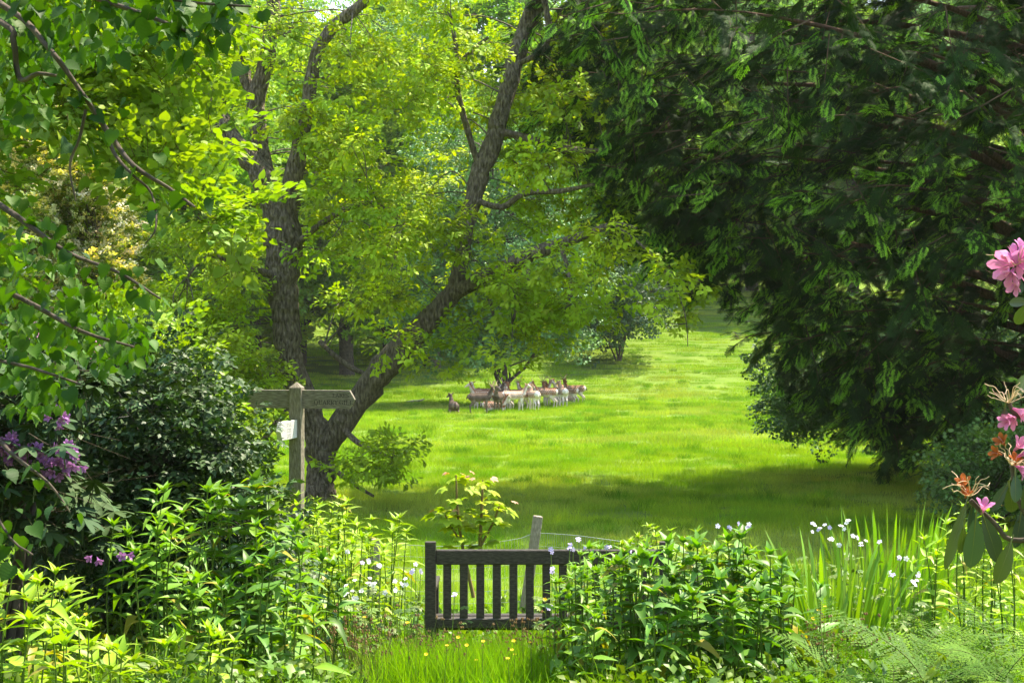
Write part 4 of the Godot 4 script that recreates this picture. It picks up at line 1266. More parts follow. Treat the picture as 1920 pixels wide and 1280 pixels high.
func build_signpost() -> void:
	var d := 15.0
	var font := SystemFont.new()
	font.font_names = PackedStringArray(["Droid Serif"])
	var base := on_ground(556, d)
	var t := thing("signpost", "weathered wooden signpost with three pointed arms and carved letters", "signpost", base, -0.17)
	var top := P(553, 727, d).y - base.y
	var w := 0.118
	var st := Shape.new()
	var h := w / 2
	st.box(Transform3D(Basis.IDENTITY, Vector3(0, (top - 0.3) / 2, 0)), Vector3(w, top + 0.3, w), 0.005, Color.WHITE)
	part("post", st.mesh(mats["weathered oak"]), t)
	var cap := Shape.new()
	var o := cap.v.size()
	for k in [[-1, 0], [1, 0], [-1, 1], [1, 1]]: pass
	var rim := [Vector3(-h, 0, -h), Vector3(h, 0, -h), Vector3(h, 0, h), Vector3(-h, 0, h)]
	for k in 4:
		o = cap.v.size()
		cap.point(rim[k], Color.WHITE)
		cap.point(rim[(k + 1) % 4], Color.WHITE)
		cap.point(Vector3(0, 0.055, 0), Color.WHITE)
		cap.tri(o, o + 1, o + 2)
	part("cap", cap.mesh(mats["weathered oak"]), t, Transform3D(Basis.IDENTITY, Vector3(0, top + 0.002, 0)))
	var ay := P(553, 748, d).y - base.y
	var board := arm_board(0.51, 0.172, 0.045, 0.05, mats["weathered board"])
	var right := part("arm", board, t, Transform3D(Basis.IDENTITY, Vector3(h - 0.002, ay, 0)))
	right.set_meta("label", "arm carved with QUARRY GILL")
	var l1 := letters("LAKES", 0.036, mats["letter"], font)
	part("lettering", l1, right, Transform3D(Basis.IDENTITY, Vector3(0.375, 0.037, 0.0215)))
	var l2 := letters("QUARRY GILL", 0.040, mats["letter"], font)
	part("lettering", l2, right, Transform3D(Basis.IDENTITY, Vector3(0.305, -0.028, 0.0215)))
	part("arm", arm_board(0.46, 0.172, 0.045, 0.05, mats["weathered board"]), t, Transform3D(Basis.IDENTITY.rotated(Vector3.UP, PI), Vector3(-h + 0.002, ay, 0)))
	var py := P(538, 803, d).y - base.y
	var front := part("arm", arm_board(0.50, 0.168, 0.045, 0.05, mats["bleached board"]), t, Transform3D(Basis.IDENTITY.rotated(Vector3.UP, -PI / 2), Vector3(0, py, h - 0.002)))  # sunlit look of this arm is painted in by its paler board
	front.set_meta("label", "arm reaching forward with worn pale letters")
	var k := 0
	for line in ["ST  GL", "E TEX", "LUTE"]:
		var q := letters(line, 0.034, mats["worn letter"], font)
		part("lettering", q, front, Transform3D(Basis.IDENTITY.rotated(Vector3.UP, PI), Vector3(0.25, 0.048 - 0.05 * k, -0.0215)))
		k += 1

func build_bench() -> void:
	var d := 10.0
	var u := d / FOCAL
	var base := on_ground(1022, d)
	var t := thing("garden_bench", "dark brown slatted garden bench seen from behind", "bench", base)
	var paint: Material = mats["bench paint"]
	var slab := func(called: String, c: Vector3, size: Vector3, bev := 0.004) -> void:
		var st := Shape.new()
		st.box(Transform3D.IDENTITY, size, bev, Color.WHITE)
		part(called, st.mesh(paint), t, Transform3D(Basis.IDENTITY, c))
	for px in [807.0, 1247.0]:
		var top: float = P(px, 1015, d).y - base.y
		slab.call("back_post", Vector3((px - 960) * u - base.x, (top - 0.12) / 2, 0), Vector3(0.068, top + 0.12, 0.05))
	var left: float = (817.0 - 960) * u - base.x + 0.001
	var right: float = (1237.0 - 960) * u - base.x - 0.001
	var mid := (left + right) / 2
	slab.call("top_rail", Vector3(mid, P(0, 1044, d).y - base.y, 0), Vector3(right - left, 28 * u, 0.042), 0.006)
	slab.call("lower_rail", Vector3(mid, P(0, 1168, d).y - base.y, 0), Vector3(right - left, 18 * u, 0.04))
	var n := 13
	var y0: float = P(0, 1159, d).y - base.y
	var y1: float = P(0, 1058, d).y - base.y
	for k in n:
		slab.call("back_slat", Vector3((838.5 + 31.0 * k - 960) * u - base.x, (y0 + y1) / 2, 0), Vector3(0.051, y1 - y0 + 0.012, 0.018), 0.003)
	# the seat and the front face the meadow
	var seat_y: float = P(0, 1158, d).y - base.y - 0.06
	for k in 5:
		slab.call("seat_slat", Vector3(mid, seat_y - 0.006 * (2 - absf(k - 2)), -0.085 - 0.083 * k), Vector3(right - left + 0.1, 0.024, 0.07), 0.005)
	for px in [807.0, 1247.0]:
		var x: float = (px - 960) * u - base.x
		slab.call("front_leg", Vector3(x, 0.20, -0.47), Vector3(0.06, 0.86, 0.06))
		slab.call("armrest", Vector3(x, 0.642, -0.26), Vector3(0.075, 0.026, 0.47))
		slab.call("side_rail", Vector3(x, seat_y - 0.06, -0.24), Vector3(0.04, 0.08, 0.40))
	slab.call("front_rail", Vector3(mid, seat_y - 0.06, -0.47), Vector3(right - left - 0.01, 0.08, 0.03))

func build_fence() -> void:
	var d := 14.0
	var base := on_ground(1000, d)
	var t := thing("wire_fence", "wire netting fence with a leaning grey wooden post behind the bench", "fence", base)
	var posts := [[Vector2(972, 1180), Vector2(1009, 967), d], [Vector2(1310, 1190), Vector2(1306, 1035), d - 0.5], [Vector2(700, 1180), Vector2(704, 1010), d + 0.3]]
	for e in posts:
		var a := P(e[0].x, e[0].y, e[2])
		var b := P(e[1].x, e[1].y, e[2])
		a.y = minf(a.y, ground(a.x, a.z) - 0.1)
		var st := Shape.new()
		var y := (b - a).normalized()
		var z := Vector3.BACK - y * y.dot(Vector3.BACK)
		z = z.normalized()
		st.box(Transform3D(Basis(y.cross(z), y, z).rotated(y, 0.35), (a + b) / 2), Vector3(0.075, a.distance_to(b), 0.06), 0.006, Color.WHITE)
		part("post", st.mesh(mats["grey post"]), t)
	var tops := [[704, 1018, d + 0.3], [850, 1024, d + 0.1], [965, 1011, d], [1003, 1000, d], [1060, 1002, d - 0.1], [1107, 1007, d - 0.2], [1205, 1021, d - 0.35], [1306, 1040, d - 0.5]]
	for row in 9:
		var pts := []
		var rad := []
		for e in tops:
			var top := P(e[0], e[1], e[2])
			var low := ground(top.x, top.z) + 0.02
			pts.append(Vector3(top.x, lerpf(top.y, low, row / 8.0), top.z))
			rad.append(0.0022 if row == 0 else 0.0013)
		var sp := spline(pts, rad, 5)
		var st := Shape.new()
		st.tube(sp[0], sp[1], 4, Color.WHITE)
		part("wire", st.mesh(mats["wire"]), t)
	var net := Shape.new()
	var top_path: Array = []
	for e in tops: top_path.append(P(e[0], e[1], e[2]))
	var fine: Array = spline(top_path, [1, 1, 1, 1, 1, 1, 1, 1], 14)[0]
	for p in fine:
		net.tube([p, Vector3(p.x + 0.004, (p.y + ground(p.x, p.z)) / 2, p.z), Vector3(p.x, ground(p.x, p.z), p.z)], [0.0012, 0.0012, 0.0012], 3, Color.WHITE)
	part("netting", net.mesh(mats["wire"]), t).set_meta("kind", "stuff")
	rebase(t)

# ------------------------------------------------------------------ fallow deer: one continuous skin over a skeleton
# pose: head turn (radians), neck drop, stride, lying
func deer_bones(turn: float, lower: float, stride: float, lying: bool) -> Array:
	var dy := -0.44 if lying else 0.0
	var b := []
	b.append([Vector3(-0.42, 0.80 + dy, 0), Vector3(-0.05, 0.74 + dy, 0), 0.165, 0.185])
	b.append([Vector3(-0.05, 0.74 + dy, 0), Vector3(0.36, 0.77 + dy, 0), 0.185, 0.165])
	b.append([Vector3(-0.38, 0.86 + dy, 0), Vector3(0.34, 0.85 + dy, 0), 0.11, 0.11])
	b.append([Vector3(0.36, 0.72 + dy, 0), Vector3(0.46, 0.82 + dy, 0), 0.15, 0.12])
	var root := Vector3(0.44, 0.86 + dy, 0)
	var fwd := Vector3(cos(turn), 0, -sin(turn))
	var poll := root + Vector3(0.14, 0.34 - lower * 0.25, 0) + fwd * (0.06 + lower * 0.12)
	b.append([root, root.lerp(poll, 0.5) + Vector3(0.02, 0, 0), 0.125, 0.085])
	b.append([root.lerp(poll, 0.5) + Vector3(0.02, 0, 0), poll, 0.085, 0.068])
	var brow := poll + fwd * 0.06 + Vector3(0, 0.03, 0)
	var nose := poll + fwd * 0.24 + Vector3(0, -0.075, 0)
	b.append([poll, brow, 0.068, 0.066])
	b.append([brow, brow.lerp(nose, 0.5), 0.064, 0.046])
	b.append([brow.lerp(nose, 0.5), nose, 0.046, 0.032])
	var side := Vector3(-fwd.z, 0, fwd.x)
	for s in [-1.0, 1.0]:
		var e: Vector3 = poll + side * s * 0.05 + Vector3(0, 0.05, 0)
		b.append([e, e + side * s * 0.07 + Vector3(0, 0.045, 0) - fwd * 0.02, 0.022, 0.032])
		b.append([e + side * s * 0.07 + Vector3(0, 0.045, 0) - fwd * 0.02, e + side * s * 0.13 + Vector3(0, 0.07, 0) - fwd * 0.03, 0.032, 0.010])
	b.append([Vector3(-0.56, 0.86 + dy, 0), Vector3(-0.63, 0.70 + dy, 0), 0.032, 0.022])
	for s in [-1.0, 1.0]:
		var z: float = 0.085 * s
		if lying:
			b.append([Vector3(0.34, 0.24, z), Vector3(0.46, 0.12, z * 1.5), 0.075, 0.045])
			b.append([Vector3(0.46, 0.12, z * 1.5), Vector3(0.28, 0.05, z * 1.7), 0.036, 0.026])
			b.append([Vector3(-0.36, 0.30, z), Vector3(-0.16, 0.16, z * 2.0), 0.13, 0.08])
			b.append([Vector3(-0.16, 0.16, z * 2.0), Vector3(-0.42, 0.07, z * 2.2), 0.05, 0.03])
			b.append([Vector3(-0.42, 0.07, z * 2.2), Vector3(-0.16, 0.04, z * 2.2), 0.03, 0.022])
			continue
		var f: float = stride * s
		b.append([Vector3(0.36, 0.72, z * 0.9), Vector3(0.33 + f * 0.3, 0.53, z), 0.09, 0.055])
		b.append([Vector3(0.33 + f * 0.3, 0.53, z), Vector3(0.35 + f * 0.7, 0.29, z), 0.046, 0.032])
		b.append([Vector3(0.35 + f * 0.7, 0.29, z), Vector3(0.35 + f, 0.07, z), 0.028, 0.021])
		b.append([Vector3(0.35 + f, 0.07, z), Vector3(0.38 + f, 0.02, z), 0.024, 0.028])
		b.append([Vector3(-0.36, 0.76, z * 0.9), Vector3(-0.27 - f * 0.3, 0.54, z), 0.145, 0.085])
		b.append([Vector3(-0.27 - f * 0.3, 0.54, z), Vector3(-0.46 - f * 0.8, 0.34, z), 0.062, 0.036])
		b.append([Vector3(-0.46 - f * 0.8, 0.34, z), Vector3(-0.43 - f, 0.07, z), 0.031, 0.022])
		b.append([Vector3(-0.43 - f, 0.07, z), Vector3(-0.40 - f, 0.02, z), 0.025, 0.029])
	return b

func skin(bones: Array, cell: float) -> Dictionary:
	var lo := Vector3(1e9, 1e9, 1e9)
	var hi := -lo
	for b in bones:
		var r: float = maxf(b[2], b[3]) + 0.1
		for q in [b[0], b[1]]:
			lo = lo.min(q - Vector3(r, r, r))
			hi = hi.max(q + Vector3(r, r, r))
	var nx := int((hi.x - lo.x) / cell) + 2
	var ny := int((hi.y - lo.y) / cell) + 2
	var nz := int((hi.z - lo.z) / cell) + 2
	var f := PackedFloat32Array()
	f.resize(nx * ny * nz)
	f.fill(1.0)
	for b in bones:
		var pa: Vector3 = b[0]
		var ba: Vector3 = b[1] - b[0]
		var ll := maxf(ba.length_squared(), 1e-8)
		var ra: float = b[2]
		var rb: float = b[3]
		var r: float = maxf(ra, rb) + 0.075
		var mn: Vector3 = (pa.min(b[1]) - Vector3(r, r, r) - lo) / cell
		var mx: Vector3 = (pa.max(b[1]) + Vector3(r, r, r) - lo) / cell
		var k: float = clampf(minf(ra, rb) * 0.7, 0.012, 0.06)
		for z in range(maxi(int(mn.z), 0), mini(int(mx.z) + 1, nz)):
			for y in range(maxi(int(mn.y), 0), mini(int(mx.y) + 1, ny)):
				for x in range(maxi(int(mn.x), 0), mini(int(mx.x) + 1, nx)):
					var p := lo + Vector3(x, y, z) * cell - pa
					var h := clampf(p.dot(ba) / ll, 0.0, 1.0)
					var d := (p - ba * h).length() - lerpf(ra, rb, h)
					var at := (z * ny + y) * nx + x
					var o := f[at]
					var m := maxf(k - absf(d - o), 0.0) / k
					f[at] = minf(d, o) - m * m * k * 0.25
	var ids := {}
	var pts := PackedVector3Array()
	var idx := PackedInt32Array()
	var sx := 1
	var sy := nx
	var sz := nx * ny
	var corners := [0, sx, sy, sx + sy, sz, sx + sz, sy + sz, sx + sy + sz]
	for z in nz - 1:
		for y in ny - 1:
			for x in nx - 1:
				var at := (z * ny + y) * nx + x
				var f0 := f[at]
				if f0 > 0.5: continue
				var mask := 0
				for c in 8:
					if f[at + corners[c]] < 0.0: mask |= 1 << c
				if mask == 0 or mask == 255: continue
				var sum := Vector3.ZERO
				var n := 0
				for c in 8:
					for ax in 3:
						var c2 := c | (1 << ax)
						if c2 == c: continue
						var a := f[at + corners[c]]
						var b := f[at + corners[c2]]
						if (a < 0.0) == (b < 0.0): continue
						var t := a / (a - b)
						var pc := Vector3(c & 1, (c >> 1) & 1, (c >> 2) & 1)
						pc[ax] = t
						sum += pc
						n += 1
				ids[at] = pts.size()
				pts.append(lo + (Vector3(x, y, z) + sum / n) * cell)
	var steps := [sx, sy, sz]
	for at in ids:
		for ax in 3:
			var u: int = steps[(ax + 1) % 3]
			var w: int = steps[(ax + 2) % 3]
			var a := f[at]
			var b := f[at + steps[ax]]
			if (a < 0.0) == (b < 0.0): continue
			if not (ids.has(at - u) and ids.has(at - w) and ids.has(at - u - w)): continue
			var q := [ids[at], ids[at - u], ids[at - u - w], ids[at - w]]
			if a < 0.0: q = [q[0], q[3], q[2], q[1]]
			for e in [0, 1, 2, 0, 2, 3]: idx.append(q[e])
	return {"v": pts, "i": idx}

func coat(s: Dictionary, kind: int, lying: bool) -> ArrayMesh:
	var st := Shape.new()
	st.v = s.v
	st.i = s.i
	st.c.resize(s.v.size())
	var dy := 0.44 if lying else 0.0
	var back: Color = [Color(0.19, 0.085, 0.042), Color(0.07, 0.05, 0.036), Color(0.36, 0.23, 0.15)][kind]
	var belly: Color = [Color(0.60, 0.53, 0.45), Color(0.17, 0.13, 0.10), Color(0.70, 0.64, 0.57)][kind]
	var spot: Color = [Color(0.62, 0.52, 0.42), Color(0.16, 0.12, 0.09), Color(0.66, 0.60, 0.52)][kind]
	var n := FastNoiseLite.new()
	n.seed = 3
	n.frequency = 9.0
	for k in s.v.size():
		var p: Vector3 = s.v[k]
		var y := p.y + dy
		var c := back
		if p.x < 0.46 and p.x > -0.6:
			var low := smoothstep(0.70, 0.60, y + n.get_noise_3d(p.x, y, p.z) * 0.05)
			c = back.lerp(belly, low)
			if y < 0.5 and not lying: c = belly.lerp(back, 0.25)
			if y > 0.66 and y < 0.95 and p.x < 0.42:
				# rows of pale spots
				var g := Vector2(p.x * 11.0 + (int(y * 13.0) % 2) * 0.5, y * 13.0)
				var q := Vector2(g.x - floorf(g.x) - 0.5, g.y - floorf(g.y) - 0.5)
				if q.length() < 0.32: c = c.lerp(spot, 0.75)
		if p.x < -0.50 and y > 0.5:
			c = belly if absf(p.z) > 0.035 or kind == 2 else Color(0.05, 0.035, 0.03)
		if p.x > 0.42 and y > 0.8:
			c = back.lerp(belly, smoothstep(0.06, -0.06, (p.y + dy - 0.86) - (p.x - 0.44) * 1.6) * 0.7)
		if y < 0.05 and not lying: c = Color(0.04, 0.035, 0.03)
		st.c[k] = c
	return st.mesh(mats["coat"])

func antler(size: float) -> ArrayMesh:
	var st := Shape.new()
	var sp := spline([Vector3.ZERO, Vector3(-0.05, 0.10, 0.06), Vector3(-0.09, 0.2, 0.15), Vector3(-0.04, 0.3, 0.22)], [0.017, 0.016, 0.018, 0.010], 4)
	st.tube(sp[0], sp[1], 6, Color(0.34, 0.24, 0.16))
	st.tube([Vector3(-0.01, 0.02, 0.01), Vector3(0.06, 0.07, 0.03), Vector3(0.09, 0.13, 0.04)], [0.012, 0.010, 0.004], 5, Color(0.36, 0.26, 0.18))
	return st.mesh(mats["coat"])

func build_deer() -> void:
	var poses := [[0.0, 0.0, 0.06, false], [1.2, 0.0, 0.04, false], [-1.2, 0.05, 0.0, false], [2.2, 0.0, 0.05, false], [0.2, 0.5, 0.12, false], [0.6, 0.0, 0.0, true], [-0.6, 0.0, 0.07, false]]
	var made := {}
	var skins := []
	for p in poses: skins.append(skin(deer_bones(p[0], p[1], p[2], p[3]), 0.021))
	var horn := antler(1.0)
	# px, py of the feet, facing (0 = to the right of the meadow path, turning leftward), pose, coat, antlered, label
	var herd := [
		[850, 777, 1.75, 5, 1, false, "dark brown deer lying apart from the herd with its head up"],
		[899, 777, 0.12, 2, 1, true, "dark deer standing side-on with its tail to the lying deer"],
		[893, 765, 4.4, 0, 0, false, "slender brown deer with only its neck above the dark deer's back"],
		[921, 769, 0.5, 6, 1, true, "dark antlered deer with lowered head behind the dark side-on deer"],
		[934, 775, 4.5, 1, 1, true, "dark antlered deer facing out from the shade of the thorn tree"],
		[915, 763, 0.3, 4, 0, false, "brown deer bending low behind the dark deer"],
		[950, 768, 1.5, 0, 0, false, "brown spotted deer turned away toward the thorn tree"],
		[964, 764, 3.8, 6, 0, false, "brown deer with raised head at the back of the herd"],
		[963, 773, 0.35, 0, 2, false, "pale spotted deer with white legs stepping out of the shade"],
		[984, 770, 0.9, 3, 0, true, "brown antlered deer looking back over its shoulder"],
		[991, 763, 3.6, 1, 0, true, "antlered brown deer squeezed in the middle of the herd"],
		[1001, 771, 1.9, 2, 2, false, "pale deer with its white rump turned to the garden"],
		[1024, 767, 3.0, 0, 0, false, "dark-flanked spotted deer standing side-on in the sun"],
		[1010, 759, 0.2, 6, 2, true, "pale deer holding its antlered head high behind the spotted deer"],
		[1041, 760, 3.3, 3, 0, true, "rusty brown deer with a white belly line"],
		[1056, 764, 1.75, 1, 2, false, "white-legged deer seen from behind with a dark tail stripe"],
		[1052, 754, 4.0, 6, 0, false, "brown deer with a pale throat at the far back"],
		[1078, 757, 3.05, 3, 0, true, "russet deer at the outer edge of the herd with a white rump"],
		[1060, 757, 0.1, 5, 2, false, "pale tan deer lying behind the legs of the outermost deer"],
		[906, 770, 3.4, 0, 0, false, "brown deer half hidden behind the dark side-on deer"],
		[943, 771, 2.9, 6, 0, true, "brown antlered deer pressed close to the dark facing deer"],
		[973, 769, 3.3, 1, 0, false, "spotted brown deer between the pale deer and the looking-back deer"],
		[1034, 762, 2.4, 2, 0, true, "antlered brown deer behind the sunlit spotted deer"],
		[1067, 759, 2.7, 6, 0, false, "brown deer next to the outermost russet deer"],
		[926, 774, 0.1, 5, 0, false, "brown deer with a white throat lying among the dark deer's legs"],
	]
	for e in herd:
		var d: float = 9600.0 / (e[1] - 640.0)
		var key := "%d %d" % [e[3], e[4]]
		if not made.has(key): made[key] = coat(skins[e[3]], e[4], poses[e[3]][3])
		var t := thing("deer", e[6], "deer", on_ground(e[0], d), e[2], "herd of deer on the meadow")
		var sc := uni(0.90, 1.0)
		t.scale = Vector3(sc, sc, sc)
		part("body", made[key], t)
		if e[5]:
			var p: Array = poses[e[3]]
			var fwd := Vector3(cos(p[0]), 0, -sin(p[0]))
			var poll: Vector3 = Vector3(0.44, 0.86 + (-0.44 if p[3] else 0.0), 0) + Vector3(0.14, 0.34 - p[1] * 0.25, 0) + fwd * (0.06 + p[1] * 0.12)
			for s in [-1.0, 1.0]:
				var x := Transform3D(Basis.IDENTITY.rotated(Vector3.UP, p[0]), poll + Vector3(0, 0.07, 0))
				if s < 0: x.basis = x.basis * Basis.from_scale(Vector3(1, 1, -1))
				part("antler", horn, t, x)

# ------------------------------------------------------------------ ground, grass, wood
func build_ground() -> void:
	var rows := []
	var d := -35.0
	while d < 640.0:
		rows.append(d)
		d += 0.5 if d > 5.0 and d < 25.0 else (1.0 if d < 60.0 else (2.0 if d < 140.0 else 20.0))
	var colsx := []
	for k in 121:
		var u := (k - 60) / 60.0
		colsx.append(u * 30.0 + 270.0 * u * u * u)
	var st := Shape.new()
	for dd in rows:
		for x in colsx: st.point(Vector3(x, ground(x, -dd), -dd), Color.WHITE)
	var n := colsx.size()
	for r in rows.size() - 1:
		for k in n - 1:
			var a := r * n + k
			st.quad(a, a + n, a + n + 1, a + 1)
	var o := part("ground", st.mesh(mats["turf"]), self)
	structure(o)

func grass_tone(x: float, z: float) -> Color:
	var a := bumps.get_noise_2d(x * 4.0 + 300.0, z * 4.0)
	var b := bumps.get_noise_2d(x * 14.0 - 90.0, z * 14.0)
	var c := Color(0.32, 0.45, 0.032)
	c = c.lerp(Color(0.18, 0.34, 0.020), clampf(b * 1.8 + 0.25, 0.0, 1.0))
	# pale patches where the grass has gone to seed, placed by noise alone
	c = c.lerp(Color(0.45, 0.48, 0.13), clampf(a * 1.9, 0.0, 0.6))
	return tint(c, 0.2, 0.07)

func build_grass() -> void:
	var near := [grass_patch(260, 0.75, 0.05, 0.15, 0.0035, 1, 0.03), grass_patch(260, 0.75, 0.07, 0.2, 0.0035, 1, 0.05)]
	var far := [grass_patch(300, 1.5, 0.06, 0.16, 0.009, 1, 0.03), grass_patch(300, 1.5, 0.08, 0.22, 0.009, 1, 0.06)]
	for pass_no in 2:
		for v in 2:
			var xf := []
			var cols := []
			var step := 0.5 if pass_no == 0 else 1.0
			var d := 15.0 if pass_no == 0 else 46.0
			var end := 46.0 if pass_no == 0 else 132.0
			var row := 0
			while d < end:
				var half := d * 0.40 + 2.0
				var x := -half + (step * 0.5 if row % 2 == 1 else 0.0)
				while x < half:
					if rng.randi() % 2 == v:
						var q := Vector3(x + uni(-0.3, 0.3) * step, 0, -d + uni(-0.3, 0.3) * step)
						q.y = ground(q.x, q.z)
						var s := uni(0.8, 1.25)
						var tall := s * uni(0.6, 1.25)
						xf.append(Transform3D(Basis.from_scale(Vector3(s, tall, s)).rotated(Vector3.UP, uni(0, TAU)), q))
						cols.append(grass_tone(q.x, q.z))
					x += step
				d += step
				row += 1
			var o := stuff("meadow_grass" if v == 0 and pass_no == 0 else "meadow_grass_%03d" % (pass_no * 2 + v), (near if pass_no == 0 else far)[v], xf, cols, self)
			tag(o, ["short meadow grass running from the fence to the oak", "taller tufts of meadow grass between the fence and the oak", "sunlit meadow grass around the deer herd", "seeding meadow grass rising to the wood"][pass_no * 2 + v], "grass")
	# coarse tussocks
	var coarse := grass_patch(120, 0.5, 0.15, 0.42, 0.006, 2, 0.12)
	var txf := []
	var tcols := []
	for k in 5200:
		var d := uni(20.0, 105.0)
		var x := uni(-0.40, 0.40) * d
		if bumps.get_noise_2d(x * 10.0, d * 10.0 + 500.0) < 0.12: continue
		var s := uni(0.45, 0.95) * (1.0 if d < 45.0 else 1.3)
		txf.append(Transform3D(Basis.from_scale(Vector3(s, s * uni(0.45, 0.9), s)).rotated(Vector3.UP, uni(0, TAU)), Vector3(x, ground(x, -d), -d)))
		tcols.append(tint(Color(0.15, 0.29, 0.02), 0.3, 0.15))
	var tu := stuff("grass_tussocks", coarse, txf, tcols, self)
	tag(tu, "coarse darker grass tussocks scattered over the meadow", "grass")
	# seed heads
	var dry := Shape.new()
	for k in 5:
		var tip := Vector3(uni(-0.09, 0.09), uni(0.30, 0.46), uni(-0.09, 0.09))
		dry.tube([Vector3(0, 0, 0), tip * 0.5 + ball() * 0.02, tip], [0.0018, 0.0014, 0.001], 3, Color(0.22, 0.22, 0.07))
		for q in 2:
			var b := tip + ball() * 0.015
			dry.tube([b, b + Vector3(0, 0.006, 0), b + Vector3(0, 0.016, 0)], [0.002, 0.007, 0.001], 5, Color(0.28, 0.17, 0.08))
	var dry_mesh := dry.mesh(mats["twig"])
	txf = []
	tcols = []
	for k in 110:
		var p := on_ground([uni(760, 1080), uni(1380, 1640), uni(600, 800)][k % 3], [uni(9.0, 9.7), uni(8.6, 9.6), uni(9.0, 10.5)][k % 3])
		var s := uni(0.7, 1.25)
		txf.append(Transform3D(Basis.from_scale(Vector3(s, s, s)).rotated(Vector3.UP, uni(0, TAU)), p))
		tcols.append(tint(Color(1, 1, 1), 0.25, 0.1))
	tag(stuff("seed_heads", dry_mesh, txf, tcols, self), "thin brown seed heads in the long grass by the bench", "seed heads")
	# long grass of the garden
	var tall := grass_patch(90, 0.5, 0.12, 0.42, 0.0036, 3, 0.08)
	var xf := []
	var cols := []
	for k in 1500:
		var d := uni(6.5, 15.5)
		var x := uni(-0.42, 0.42) * d
		var s := uni(0.6, 1.15)
		var px := x / d * FOCAL + 960.0
		if px > 600 and px < 1080 and d < 11.0: s *= 0.85
		xf.append(Transform3D(Basis.from_scale(Vector3(s, s * uni(0.6, 1.1), s)).rotated(Vector3.UP, uni(0, TAU)), Vector3(x, ground(x, -d), -d)))
		cols.append(tint(Color(0.24, 0.44, 0.02), 0.25, 0.08))
	for k in 130:
		var d := uni(9.0, 9.8)
		var p := on_ground(uni(760, 1090), d)
		xf.append(Transform3D(Basis.from_scale(Vector3(0.8, uni(0.85, 1.25), 0.8)).rotated(Vector3.UP, uni(0, TAU)), p))
		cols.append(tint(Color(0.22, 0.40, 0.02), 0.25, 0.08))
	var g := stuff("garden_grass", tall, xf, cols, self)
	tag(g, "long garden grass around the bench", "grass")
	# low leafy ground cover
	var leafy_low := sprig(14, 0.16, 0.07, 0.035, 0.07, 0.36, PLAIN, mats["herb leaf"])
	xf = []
	cols = []
	for k in 5200:
		var d := uni(7.0, 15.0)
		var x := uni(-0.40, 0.40) * d
		var px := x / d * FOCAL + 960.0
		if px > 640 and px < 1060 and d < 10.2: continue
		var mound := 0.10 + 0.30 * maxf(0.0, bumps.get_noise_2d(x * 30.0, d * 30.0) + 0.35)
		var p := Vector3(x, ground(x, -d) + uni(0.0, mound), -d)
		var sc := uni(0.7, 1.3)
		xf.append(Transform3D(facing(Vector3(uni(-1, 1), uni(0.1, 1.1), uni(-1, 1)), uni(-0.7, 0.7)).scaled(Vector3(sc, sc, sc)), p))
		cols.append(tint(Color(0.15, 0.25, 0.035), 0.35, 0.18))
	var u := stuff("undergrowth", leafy_low, xf, cols, self)
	tag(u, "low leafy undergrowth filling the garden border", "undergrowth")

func build_wood() -> void:
	var leaf_a := sprig(30, 0.8, 0.32, 0.13, 0.22, 0.36, PLAIN, mats["wood leaf"])
	var leaf_b := sprig(34, 0.9, 0.26, 0.10, 0.17, 0.28, PLAIN, mats["wood leaf"], true, 0.25)
	var protos := [
		wood_tree("beech_tree", "tall rounded beech of the wood beyond the meadow", "beeches of the wood", 24.0, 6.8, 0.5, 80, 28, leaf_a, Color(0.21, 0.36, 0.055), 1.4, mats["dark bark"]),
		wood_tree("larch_tree", "soft blue-green feathery tree of the wood beyond the meadow", "feathery trees of the wood", 26.0, 5.4, 0.3, 80, 28, leaf_b, Color(0.20, 0.35, 0.11), 1.4, mats["dark bark"]),
		wood_tree("sycamore_tree", "broad yellow-green sycamore at the edge of the wood", "sycamores of the wood", 20.0, 7.0, 0.3, 80, 28, leaf_a, Color(0.28, 0.43, 0.045), 1.35, mats["dark bark"]),
	]
	var first := [true, true, true]
	var spots := [
		[60, 70, 2], [-90, 62, 0], [200, 84, 1], [300, 88, 1], [250, 76, 0], [390, 92, 0], [480, 95, 2], [560, 100, 1], [650, 96, 0], [730, 101, 2], [810, 99, 1], [880, 106, 0], [960, 108, 2], [1040, 112, 1], [1130, 116, 0], [1230, 131, 2], [1320, 136, 0], [1410, 133, 1], [1500, 128, 2], [1600, 124, 0], [1710, 122, 1], [1820, 118, 2], [1930, 112, 0],
		[150, 108, 2], [260, 112, 0], [350, 116, 2], [450, 120, 0], [540, 122, 1], [640, 126, 2], [740, 128, 0], [840, 132, 1], [940, 135, 2], [1050, 138, 0], [1150, 145, 1], [1270, 155, 0], [1380, 158, 2], [1480, 152, 1], [1580, 150, 0], [1700, 148, 2],
		[-220, 80, 1], [2080, 100, 2], [20, 100, 0], [1190, 170, 1], [1330, 172, 1], [1440, 174, 0], [1250, 176, 0], [1550, 172, 1], [1800, 168, 0], [1930, 170, 1],
	]
	for e in spots:
		var k: int = e[2]
		place(protos[k], first[k], on_ground(e[0], e[1]), uni(0, TAU), uni(0.85, 1.15) * (0.9 if e[1] < 75 else (1.5 if e[1] > 165 else 1.0)))
		first[k] = false
	var behind := [[-14, 9, 0], [-6, 17, 2], [4, 14, 0], [13, 12, 2], [20, 3, 0], [-20, -2, 2]]  # unseen trees added to block sky light on surfaces facing the camera
	for e in behind:
		var k: int = e[2]
		var r := place(protos[k], first[k], Vector3(e[0], ground(e[0], e[1]), e[1]), uni(0, TAU), uni(0.75, 0.9))
		r.set_meta("label", "tall unseen tree added behind the viewpoint to cut sky light")
		r.set_meta("group", "unseen trees added behind the viewpoint for shade")
		first[k] = false

